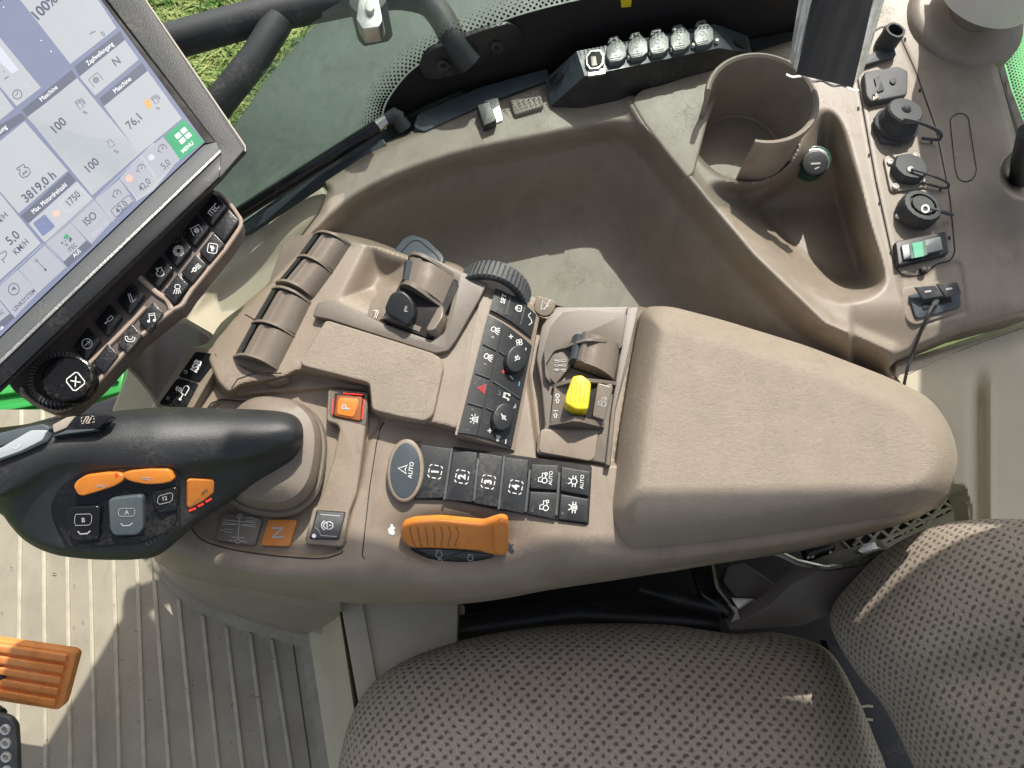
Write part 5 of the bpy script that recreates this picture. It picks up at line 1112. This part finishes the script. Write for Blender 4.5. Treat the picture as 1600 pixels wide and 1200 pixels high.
KEYS=[([(657,694),(705,701),(693,778),(648,779)],'1',680,737),([(708,702),(746,707),(738,785),(696,781)],'2',722,745),([(748,707),(786,713),(778,793),(740,786)],'3',763,753),([(789,714),(826,719),(820,803),(780,795)],'4',806,761)]
for c,t,u,v in KEYS:
    mb=MB(); mb.prism(rc(c,2),kp,'black',h=.004,depth=.005,bev=1.6); mb.icon('nbox',u,v,11,78,kp,'white_ink',1.4,.0045); mb.text(t,u,v,11,86,kp,'white_ink',.0045,.04)
    mb.build('number_key',ac)
for i,(a,b) in enumerate((((706,700),(694,781)),((747,716),(740,783)),((788,712),(779,796)),((828,734),(821,800)))):
    mb=MB(); mb.prism(rc([(a[0]-2,a[1]),(a[0]+2,a[1]),(b[0]+2,b[1]),(b[0]-2,b[1])],1.2),kp,'rubber_gray',h=.0055,depth=.005,bev=1); mb.build('key_rib',ac)
for c,ic,u,v in (([(830,725),(873,727),(872,766),(828,763)],'tractorA',848,746),([(828,768),(872,770),(868,812),(825,803)],'tractor',850,789),([(877,729),(923,737),(920,775),(876,767)],'axleA',897,752),([(876,772),(920,780),(918,817),(873,811)],'axle',897,793)):
    mb=MB(); mb.prism(rc(c,2),kp,'black',h=.004,depth=.005,bev=1.6); mb.icon(ic,u,v,9,86,kp,'white_ink',1.5,.0045)
    mb.fill(ell(u-12+ (0 if ic.endswith('A') else -6),v+(3 if ic.endswith('A') else 9),2,2,10),kp,'rubber_gray',.0045); mb.build('drive_key',ac)
mb=MB(); mb.prism(rc([(872,738),(876,738),(871,806),(867,805)],1.2),kp,'rubber_gray',h=.0055,depth=.005,bev=1); mb.build('key_rib',ac)
# ---- orange speed dial ----
dp=PL((624,830,-.030),(794,838,-.030),(705,880,-.056))
mb=MB(); 
mb.prism(rc(K6((245,735),(262,695),(320,672),(480,662),(640,678),(745,688),(790,672),(850,654),(888,668),(892,720),(890,850),(862,876),(790,868),(730,845),(600,836),(420,828),(310,828),(262,785)),8,5),dp,'orange',h=.020,depth=.010,bev=4,seg=5)
for k in range(7):
    x=305+k*46; mb.ribbon(cr(K6((x,698),(x+6+k*1.5,740),(x+22-k*4,795),(x+34-k*7,816)),4,False),dp,'orange_dark',1.1,.0204)
mb.prism(rc(K6((800,700),(846,660),(884,674),(884,846),(860,868),(806,858)),6),dp,'orange',h=.024,depth=.006,bev=3)
dialg=mb.build('dial_grip',ac,label='orange dial grip with ribbed edge and thumb tab')
mb=MB(); fp_=PL((641,858,-.030),(770,868,-.030),(700,884,-.060))
mb.prism(rc(K6((300,822),(600,836),(800,862),(805,880),(730,903),(600,917),(480,922),(400,908),(340,862)),6),dp,'black_gloss',h=.013,depth=.02,bev=2)
mb.icon('engine',686,865,7,0,dp,'gray_ink',1.1,.0135); mb.icon('engine',735,871,6,0,dp,'gray_ink',1,.0135); mb.icon('engine',688,877,5,0,dp,'gray_ink',1,.0135); mb.ribbon(K6((430,915),(640,845)),dp,'rubber',1.5,.0135); mb.build('dial_face',dialg)
# ---- joystick boot ----
mb=MB(); bc=P(428,712,-.012)
def oval(cx,cy,rx,ry,z,n=56,a=8): return [P(u,v,z) for u,v in [(cx+(math.copysign(abs(math.cos(t))**.78,math.cos(t))*rx)*math.cos(R(a))-(math.copysign(abs(math.sin(t))**.78,math.sin(t))*ry)*math.sin(R(a)), cy+(math.copysign(abs(math.cos(t))**.78,math.cos(t))*rx)*math.sin(R(a))+(math.copysign(abs(math.sin(t))**.78,math.sin(t))*ry)*math.cos(R(a))) for t in [2*math.pi*k/n for k in range(n)]]]
mb.rings([oval(424,716,84,92,-.016),oval(426,714,84,92,-.006),oval(426,713,80,88,-.002),oval(426,712,76,84,-.002)],'boot')
mb.rings([oval(426,712,76,84,-.004),oval(424,708,77,88,.010),oval(423,706,75,86,.018),oval(422,704,68,80,.026),oval(420,702,50,62,.030),oval(420,700,20,30,.032)],'shell_dark' if 0 else 'boot',cap1=True)
bb=BV(mb); mb.ribbon([(406,748),(405,770),(404,800)],bb,'shell_dark',1.2,.0004)
mb.build('lever_boot',ac)
# =============== drive lever (joystick) ===============
jt=thing('drive_lever','black multifunction drive lever with orange rocker, lettered A, B and 12 keys','joystick',P(430,700,.0))
S=[(474,672,688,700,.048),(470,660,692,712,.052),(458,650,696,730,.060),(436,645,700,742,.066),(400,643,712,758,.070),(350,642,720,787,.074),(310,641,725,812,.080),(275,640,729,842,.086),(245,641,731,862,.090),(215,643,731,867,.092),(180,646,730,868,.094),(145,650,729,867,.096),(110,654,729,864,.099),(85,658,734,860,.101),(60,663,745,852,.102),(35,668,758,838,.103),(15,671,768,818,.103),(0,673,775,802,.103),(-30,676,782,800,.103),(-70,678,788,802,.103)]
mb=MB(); rr=[]
def lerp(a,b,t): return a+(b-a)*t
for u,vt,vc,vb,z in S:
    d=vc-vt; e=vb-vc; ring=[]
    prof=[(vt+1,z-.030),(vt,z-.014),(vt+.10*d,z-.003),(vt+.28*d,z+.003),(vt+.5*d,z+.005),(vt+.72*d,z+.003),(vt+.9*d,z-.001),(vc,z-.005),(vc+.10*e,z-.011),(vc+.25*e,z-.018),(vc+.5*e,z-.026),(vc+.75*e,z-.034),(vc+.93*e,z-.041),(vb,z-.048),(vb-1,z-.058)]
    m_=min(z-.075,.0) if u<420 else z-.05
    prof+=[(vc+.3*e,z-.068),(vc-.3*d,z-.068)]
    ring=[P(u,v,zz) for v,zz in prof]; rr.append(ring)
rr2=[]                                                # smooth along and around
for k in range(len(rr[0])): pass
cols=[[tuple(r[k]) for r in rr] for k in range(len(rr[0]))]; cols=[cr(c,4,False) for c in cols]
rr2=[[Vector(c[i]) for c in cols] for i in range(len(cols[0]))]
rr2=[[Vector(x) for x in cr([tuple(q) for q in r],3)] for r in rr2]
mb.rings(rr2,'grip',cap0=True,cap1=True); JB=BV(mb)
jb=mb.build('grip_body',jt,ang=0)
# inset glossy face
face=rc(K4((270,560),(300,500),(345,450),(420,402),(600,378),(860,366),(910,380),(935,410),(938,560),(922,640),(890,700),(740,760),(390,790),(350,765),(300,680),(275,620)),6)
fpl=PL(JB.at(130,760),JB.at(255,755),JB.at(190,835))
mb=MB(); mb.ribbon(face,JB,'black_gloss',2.2,.0008,True); mb.fill(face,fpl,'black_gloss',.0025) 
g=[[JB.at(*p,.0012) for p in face]]; mb.rings([[JB.at(*p,-.001) for p in face],[fpl.at(*p,.0025) for p in inset(face,1.5)]],'black_gloss'); facep=mb.build('face_panel',jt)
F1=fpl
def jbtn(name,c,m,h,dp=.008,bev=2,r=5,label=None,ic=()):
    mb=MB(); mb.prism(rc(K4(*c),r),F1,m,h=h,depth=dp,bev=bev,seg=4)
    for i in ic:
        if i[0]=='t': mb.text(i[1],i[2],i[3],i[4],i[5],F1,i[6],h+.0004,.02)
        elif i[0]=='r': mb.ribbon(i[1],F1,i[2],i[3],h+.0004)
        elif i[0]=='d': mb.fill(ell(i[1],i[2],i[3],i[3],14),F1,i[4],h+.0005)
        else: mb.icon(i[0],i[1],i[2],i[3],i[4],F1,i[5],1.2,h+.0004,1.2)
    mb.build(name,facep,label)
jbtn('rocker_half',[(380,470),(395,440),(440,410),(540,396),(610,394),(650,410),(640,440),(600,465),(520,492),(430,518),(405,512)],'orange',.009,.008,2.5,6,'left half of the orange rocker with a red light',[('swap',160,759,8,5,'gray_ink'),('d',182,742,3,'led_red')])
jbtn('rocker_half',[(630,400),(680,385),(780,376),(880,378),(905,428),(890,444),(840,455),(760,458),(690,445),(650,430)],'orange',.009,.008,2.5,6,'right half of the orange rocker',[('swap',231,748,8,-5,'gray_ink')])
jbtn('letter_key',[(345,590),(370,575),(505,568),(522,580),(512,745),(385,748),(360,720)],'black_gloss',.0075,.006,2.5,5,'glossy black key lettered B',[('t','B',130,813,7,2,'gray_ink'),('nbox',130,813,0.1,0,'gray_ink'),('r',K4((390,625),(395,612),(470,610),(478,622),(476,650),(465,668),(395,670),(388,655),(390,625)),'gray_ink',.9),('r',K4((405,700),(418,715),(455,712),(470,698)),'gray_ink',2.2)])
jbtn('letter_key',[(562,540),(585,528),(728,512),(742,525),(745,690),(715,722),(590,725),(570,690)],'slate',.0095,.008,3,6,'slate grey key lettered A',[('t','A',198,801,7,2,'gray_ink'),('r',K4((618,590),(625,582),(695,580),(702,590),(700,615),(692,622),(625,622),(617,612),(618,590)),'gray_ink',.9),('r',K4((628,660),(642,672),(675,670),(690,657)),'gray_ink',2)])
jbtn('letter_key',[(790,510),(800,495),(905,470),(925,480),(918,590),(830,605),(800,580)],'black_gloss',.0065,.006,2,4,'glossy black key marked 12',[('t','12',257,779,6,8,'gray_ink'),('r',K4((822,530),(832,515),(890,500),(900,508),(897,535),(885,548),(830,560),(820,550),(822,530)),'gray_ink',.9)])
jbtn('lower_bar',[(400,770),(550,742),(760,720),(900,600),(915,600),(918,650),(885,700),(740,752),(420,785)],'black_gloss',.004,.004,1.5,5)
mb=MB(); op=JB.plane(312,775,14); mb.prism(rc(K4((975,440),(990,430),(1110,432),(1118,445),(1116,500),(1060,545),(990,582),(972,575)),4),op,'orange',h=.003,depth=.006,bev=2.2,seg=4); mb.icon('swap',320,768,7,40,op,'rubber_gray',1.2,.0034)
mb.build('side_key',jt,label='small orange corner key'); 
mb=MB()
for a,b in (((983,592),(1018,578)),((1030,568),(1058,555)),((1070,545),(1100,528))): mb.ribbon(K4(a,b),JB,'led_red',2.6,.0008)
mb.build('red_lights',jt)
mb=MB()
for i in range(9):
    x=750+i*19; y=760-i*13; mb.tube([JB.at(*p,.0004) for p in K4((x+8,y-22),(x+16,y+2),(x+22,y+12))],.0011,'rubber_gray',6)
mb.build('grille_ribs',jt)
# thumb keys on the upper left
tk=PL((0,690,.112),(170,652,.108),(60,720,.106))
mb=MB(); mb.prism(rc([(118,651),(170,648),(172,652),(152,670),(100,672),(110,660)],2),tk,'black_gloss',h=.003,depth=.012,bev=1.2); mb.icon('nbox',137,656,5.5,8,tk,'cream',1,.0035,2); 
for k in (-4,0,4): mb.ribbon([(134+k,660),(139+k,652)],tk,'cream',1.4,.0035)
mb.build('thumb_key',jt,label='black key with three pale bars')
mb=MB(); mb.prism(rc([(-60,690),(0,676),(66,662),(78,668),(74,676),(44,684),(-10,700),(-60,712)],3),tk,'slate',h=.004,depth=.014,bev=1.5); mb.build('thumb_key',jt,label='long grey key behind the glossy pale one')
mb=MB(); mb.prism(rc([(-60,712),(0,700),(48,672),(74,672),(66,688),(30,706),(-10,720),(-60,732)],4),tk,'pale_gloss',h=.006,depth=.016,bev=3,seg=4); mb.ribbon([(20,699),(25,701),(29,698),(31,694)],tk,'white_ink',1.2,.0064); mb.build('thumb_key',jt,label='pale glossy key reflecting the sky at the left edge')
mb=MB(); mb.prism(rc([(80,682),(104,672),(150,670),(146,672),(100,678)],2),tk,'slate',h=.003,depth=.012,bev=1); mb.prism(rc([(82,664),(104,652),(118,650),(104,668),(84,676)],2),tk,'bezel_edge',h=.001,depth=.01,bev=1); mb.build('key_trim',jt)
# =============== monitor ===============
mo=thing('touch_monitor','large tilted touch screen monitor showing German machine data at the upper left','monitor',P(200,250,.05))
SPl=PL((318,222,.110),(0,523,.128),(160,0,.135))
o=SPl
mb=MB()
out=[(383,230),(378,242),(330,302),(318,312),(0,640),(-150,790),(-500,500),(-400,-300),(120,-160)]
out=[(384,228),(384,236),(345,278),(0,606),(-40,643),(-296,284),(120,-146),(228,0)]
mb.prism(rc(out,5),o,'screen_bezel',h=-.004,depth=.004,bev=1.5)
mb.prism(rc([(350,215),(345,232),(0,560),(-45,585),(-280,280),(95,-90),(190,0)],12),o,'screen_bezel',h=-.008,depth=.026,bev=4)
mb.build('housing',mo)
mb=MB(); mb.ribbon([(122,-145),(227,-1),(383,228),(383.5,235),(344,278)],o,'bezel_edge',2.2,-.0035); mb.ribbon([(345,277),(0,606),(-60,662)],o,'bezel_edge',2.0,-.0035)
mb.build('edge_trim',mo)
# raised bezel frame (right and lower bars)
mb=MB()
mb.prism([(100,-92),(164,-4),(336,222),(322,236),(0,541),(-40,578),(-56,659),(0,606),(344,278),(382,234),(228,2),(122,-143)],o,'screen_bezel',h=.0005,depth=.006,bev=2)
mb.build('bezel',mo)
mb=MB(); mb.prism([(338,221),(344,234),(0,562),(-40,600),(-40,566),(0,528),(318,226)],o,'rubber_gray',h=.003,depth=.006,bev=2); mb.prism([(344,233),(345,238),(0,569),(-40,607),(-40,599),(0,561)],o,'metal_dull',h=.0035,depth=.004,bev=.8)
mb.build('lower_lip',mo)
mb=MB(); mb.prism([(345,240),(343,276),(0,604),(-40,642),(-40,609),(0,571)],o,'black_gloss',h=.002,depth=.003,bev=.5); mb.build('lower_side',mo)
mb=MB(); mb.prism([(146,-20),(162,-2),(336,222),(319,224),(158,0),(140,-20)],o,'gap',h=.0012,depth=.002,bev=.3); mb.build('screen_gap',mo)
sc_=MB(); sc_.fill([(158,0),(320,222),(0,526),(-22,546),(-258,222),(100,-82)],o,'screen_base',.0025)
T=lambda *p:[(x/3,y/3) for x,y in p]; G=lambda *p:[(x/5,y/5) for x,y in p]; H=lambda *p:[(x/4,230+y/4) for x,y in p]
def tile(pts,m='screen_tile',h=.0027): sc_.fill(pts,o,m,h)
def tx(s,p,size,ang=42,m='screen_ink',b=.005,sx=.92): sc_.text(s,p[0],p[1],size,ang,o,m,.0030,b,sx)
def ic(n,p,size,ang=42,m='screen_ink',w=1.0): sc_.icon(n,p[0],p[1],size,ang,o,m,w,.0030)
tile(G((150,-10),(300,-350),(520,-380),(910,220),(550,500)))
tile(G((580,520),(940,240),(975,310),(620,595)),'screen_head'); tile(G((620,600),(975,312),(1085,465),(742,748)))
tile(G((775,770),(1110,490),(1150,552),(812,828)),'screen_head'); tile(T((487,498),(692,332),(853,556),(652,722)))
tile(G((170,860),(560,545),(598,608),(215,915)),'screen_head'); tile(G((215,920),(600,612),(1082,1190),(740,1510))); tile(T((366,372),(652,722),(432,916),(128,548)))
tile(G((-200,1090),(165,880),(205,925),(-200,1210)),'screen_head'); tile(T((-120,760),(115,568),(318,800),(88,1000)))
tile(G((-20,270),(320,685),(130,830),(-120,540))); tile(G((-120,700),(0,700),(110,850),(-60,985)))
tile(H((130,430),(430,155),(475,210),(175,475)),'screen_head'); tile(H((180,478),(480,212),(580,322),(280,595)))
tile(H((-180,200),(0,290),(255,600),(0,830),(-180,700)))
tile(H((868,60),(960,-30),(1090,110),(960,270),(850,340)),); tile(T((570,826),(662,740),(738,842),(640,938)),)
for c in (T((664,722),(765,642),(850,745),(740,838)),H((750,190),(862,68),(960,180),(852,318)),H((596,326),(746,200),(840,335),(705,460)),H((444,466),(590,330),(702,462),(575,600)),H((290,602),(440,472),(540,582),(400,715)),H((120,760),(280,612),(412,752),(250,900)),H((-40,900),(112,765),(246,902),(95,1060)),H((-120,970),(-45,905),(60,1040),(-20,1120))): tile(c,'screen_tile2',.0028)
tile(T((770,640),(862,558),(956,664),(846,752)),'screen_green',.0029); tile(H((395,718),(540,585),(578,612),(420,752)),'screen_head',.0029); tile(H((-40,1120),(60,1040),(95,1060),(-10,1150)),'screen_head',.0029)
# separators on the bottom row
for a,b in (((596,326),(712,468)),((750,195),(860,330)),((442,468),(578,606)),((286,604),(420,755)),((118,762),(252,905)),((-40,900),(98,1065)),((600,320),(870,60)),((0,855),(270,605)),((290,598),(590,322))): sc_.ribbon(H(a,b),o,'screen_grey',.8,.0030)
sc_.ribbon(T((290,735),(540,545)),o,'screen_grey',.5,.0030)
tx('100%',(69,12),17,45,b=.02); tx('0',(161,53),8); tx('Zapfwellengang',(156,84),7.5,39,'screen_light',0,.78); tx('N',(182,96),12,33,b=.02); ic('pto',(150,125),10,38)
tx('Maschine',(191,133),7.5,40,'screen_light',0,.85); tx('Maschine',(76,146),7.5,40,'screen_light',0,.85); tx('76,1',(210,189),13,43,b=.015); ic('pump',(243,155),8,38); tx('h',(247,169),7,42); ic('pump',(231,163),.1,42)
tile(T((675,475),(695,462),(715,498),(693,513)),'screen_brown',.003)
ic('pump',(125,162),9,35); tx('%',(133,176),7,42); tx('100',(91,197),14,43,b=.015); tx('100',(143,259),13,43,b=.015); ic('engine',(173,224),7,30,w=.8); tx('%',(182,237),7,42)
for i in range(7): sc_.ribbon(G((505+i*39,-30+i*54 if i else -30),(520+i*39,-42+i*54)),o,'screen_grey',.8,.003)
sc_.ribbon(G((700,265),(745,242)),o,'screen_ink',1.2,.003); sc_.ribbon(G((640,-40),(790,205),(880,150)),o,'screen_grey',.5,.003)
for (x,y) in ((322,316),(400,402),(28,55)): sc_.fill(G(*ell(x,y,5,5,8)),o,'screen_light',.003)
ic('gauge',(27,147),.1); sc_.ribbon(G(*ell(135,737,36,36,20)),o,'screen_ink',1.2,.003,True); sc_.ribbon(G((135,712),(135,737),(118,745)),o,'screen_ink',1,.003); tx('C',(43,134),7,40,'screen_grey'); tx('as',(3,168),6,40,'screen_grey')
tile(G((-60,340),(0,360),(148,548),(95,578),(-60,430)),'screen_grey',.003); sc_.ribbon(G((35,618),(68,595)),o,'screen_ink',1.2,.003); sc_.ribbon(G((22,565),(38,555)),o,'screen_ink',.8,.003)
tx('Leistung',(-2,207),7.5,40,'screen_light',0,.85); tx('3819,0 h',(61,292),14,41,b=.015); ic('engine',(37,267),12,35,w=1.3); tx('kW',(39,270),4.5,35,b=.03)
sc_.ribbon(T((0,700),(110,620),(168,680),(140,700)),o,'screen_grey',.6,.003); sc_.ribbon(T((98,630),(130,612),(172,662),(140,688)),o,'screen_grey',.6,.003,True)
tx('Max. Motordrehzahl',(77,310),7.5,40,'screen_light',0,.78); sc_.ribbon(rc(H((368,355),(480,240),(548,305),(430,412)),4),o,'screen_grey',1.2,.003,True); tx('1750',(114,311),11,45,b=.01,sx=.85); sc_.fill(H(*ell(352,415,20,20,16)),o,'screen_red',.003)
sc_.fill(rc(H((205,475),(280,418),(345,495),(268,558)),3),o,'screen_dark',.003); ic('engine',(67,353),8,35,'screen_light'); ic('arrow',(70,342),.1)
tx('5,0',(20,372),14,42,b=.01); tx('KM/H',(33,386),10,44,sx=.85); tx('KM/H',(0,344),10,44,sx=.85); tx('1',(5,408),8,42); sc_.ribbon(cr([(0,397),(8,392),(10,398),(4,406)],4,False),o,'screen_ink',1.2,.003)
ic('dots',(104,377),9,-10,'screen_ink'); tx('iTEC',(113,387),6.5,42,b=.01,sx=.85); sc_.fill(H((398,560),(415,540),(438,560),(424,566),(420,580),(408,570)),o,'screen_green',.003); tx('AUS',(120,396),6,42,'screen_light',0,.9)
tx('ISO',(141,342),12,42,'screen_ink',.01); sc_.ribbon(H(*ell(568,450,34,46,24,40)),o,'screen_grey',.7,.0029,True); tx('ISOBUS VT',(156,358),5.5,42,'screen_grey',0,.9)
for p in ((183,303),(221,263),(254,232)): ic('gauge',p,8,35)
tx('42,0',(190,324),10.5,45,b=.005,sx=.85); sc_.ribbon(rc(H((690,395),(805,295),(835,335),(725,440)),4),o,'screen_ink',.9,.003,True); tx('42,0',(226,289),10.5,45,b=.005,sx=.85); tx('5,0',(259,257),10.5,42,b=.005,sx=.85)
sc_.fill(T(*ell(606,836,16,16,14)),o,'screen_red',.003); sc_.fill(T(*ell(710,738,15,15,14)),o,'screen_grey',.003)
for dx,dy in ((0,0),(1,0),(0,1),(1,1)): x=820+dx*27+dy*20; y=636-dx*24+dy*24; sc_.fill(T((x-3,y),(x+18,y-18),(x+33,y-1),(x+12,y+17)),o,'screen_light',.0032)
tx('MENU',(293,230),6.2,42,'screen_light',.01,.95)
tx('LENKSYSTEM',(38,469),6.5,44,b=.01,sx=.85); sc_.ribbon(H(*ell(86,888,34,36,22)),o,'screen_ink',1.2,.003,True); sc_.fill(H((70,900),(85,868),(104,890),(86,888)),o,'screen_ink',.003); tx('AC',(2,489),6,42)
sc_.ribbon(H((225,705),(285,765)),o,'screen_ink',.9,.003); sc_.fill(H(*ell(284,766,8,8,10)),o,'screen_ink',.003); sc_.ribbon(H(*ell(225,708,10,10,10)),o,'screen_ink',.7,.003,True); sc_.ribbon(H((190,725),(255,800)),o,'screen_grey',.6,.003)
ic('barup',(0,412),.1); tx('us',(2,512),6,42,'screen_light')
sc_.build('screen',mo,label='lit screen with grey white data tiles and a green MENU tile')
# =============== keypad ===============
kd=thing('keypad','brown keypad bar with black symbol keys and a ribbed knob under the monitor','keypad',P(220,480,.04))
kpl=PL((355,300,.075),(100,590,.080),(377,360,.068))
mb=MB(); mb.prism(rc([(338,298),(352,306),(378,340),(378,356),(354,392),(300,458),(286,480),(272,488),(215,535),(152,604),(112,640),(86,647),(50,632),(22,612),(4,588),(150,440),(292,305),(318,288)],7,5),kpl,'keypad_brown',h=.0,depth=.024,bev=3,seg=4)
mb.build('keypad_body',kd)
mb=MB(); rim=rc([(338,300),(351,308),(376,341),(376,355),(352,390),(300,452),(284,478),(270,484),(213,531),(150,600),(110,636),(86,643),(52,629),(32,611)],6)
mb.tube([kpl.at(u,v,.0015) for u,v in cr(rim[::3],2,False)],.0022,'keypad_edge_lit',8); mb.tube([kpl.at(u,v,.001) for u,v in cr([(219,434),(245,458),(262,470),(268,484)],3,False)],.003,'keypad_edge_lit',8)
mb.tube([kpl.at(u,v,.0008) for u,v in cr([(140,568),(190,520),(228,480)],3,False)],.0022,'keypad_edge_lit',8); mb.tube([kpl.at(u,v,.0008) for u,v in cr([(262,452),(300,415),(336,367)],3,False)],.0022,'keypad_edge_lit',8)
mb.build('raised_rim',kd)
keys=[(333,327,'iTEC',0),(306,359,'pto',0),(278,391,'gear',0),(249,424,'engine',0),(204,465,'slash',0),(169,499,'cyl',0),(135,536,'arrow',0),(353,352,None,1),(331,387,'person',1),(303,420,'snowheat',1),(275,451,'lamp',1),(236,495,'note',1),(202,529,'phone',1),(165,560,None,1)]
for i,(u,v,t,r) in enumerate(keys):
    e1=(.62*19,-.78*19); e2=(.68*14.5,.73*14.5) if r==0 else (.68*12.5,.73*12.5)
    if i==7: e1=(.6*21,-.8*21)
    c=[(u-e1[0]-e2[0],v-e1[1]-e2[1]),(u+e1[0]-e2[0],v+e1[1]-e2[1]),(u+e1[0]+e2[0],v+e1[1]+e2[1]),(u-e1[0]+e2[0],v-e1[1]+e2[1])]
    mb=MB(); mb.prism(rc(c,3),kpl,'key_black',h=.006,depth=.007,bev=2.0,seg=4)
    if t=='iTEC': mb.text('iTEC',u+1,v+1,9,50,kpl,'white_ink',.0065,.02,.78)
    elif t: mb.icon(t,u+1,v+1,8.2 if t!='gear' else 9,{'cyl':45,'phone':-5,'note':8,'person':-10,'lamp':5,'engine':12,'arrow':-5,'slash':10,'pto':28,'snowheat':40,'gear':0}[t],kpl,'white_ink',1.15,.0065)
    mb.build('key',kd,label=('black key lettered iTEC' if t=='iTEC' else None))
kc=kpl.at(108,597,.0); mb=MB(); kc2=kpl.at(88,596,0)
wc=kpl.at(100,597,0); mb.lathe(wc,kpl.n,[(.0255,0),(.0255,.006),(.0235,.012),(.02,.0125)],'rubber',60)
x=kpl.n.cross(Vector((0,1,.1))).normalized(); y=kpl.n.cross(x)
for i in range(44):
    a=2*math.pi*i/44; pts=[wc+kpl.n*h+(x*math.cos(a)+y*math.sin(a))*rd for rd,h in ((.0262,.001),(.0262,.006),(.0242,.0122),(.020,.0132))]; mb.tube(pts,.0009,'rubber_gray',6); mb.lathe(kpl.at(114,597,.006),kpl.n,[(.0215,0),(.0215,.012),(.0205,.0145),(.0190,.015),(.0188,.0138),(0,.0138)],'key_black',48,rib=(3,.02))
tp_=PL.__new__(PL); tp_.p=kpl.at(116,597,.020); tp_.n=kpl.n; mb.icon('xbox',118,596,12,38,tp_,'white_ink',1.7,.0004); mb.build('ribbed_knob',kd,label='round black knob with an X in a box')
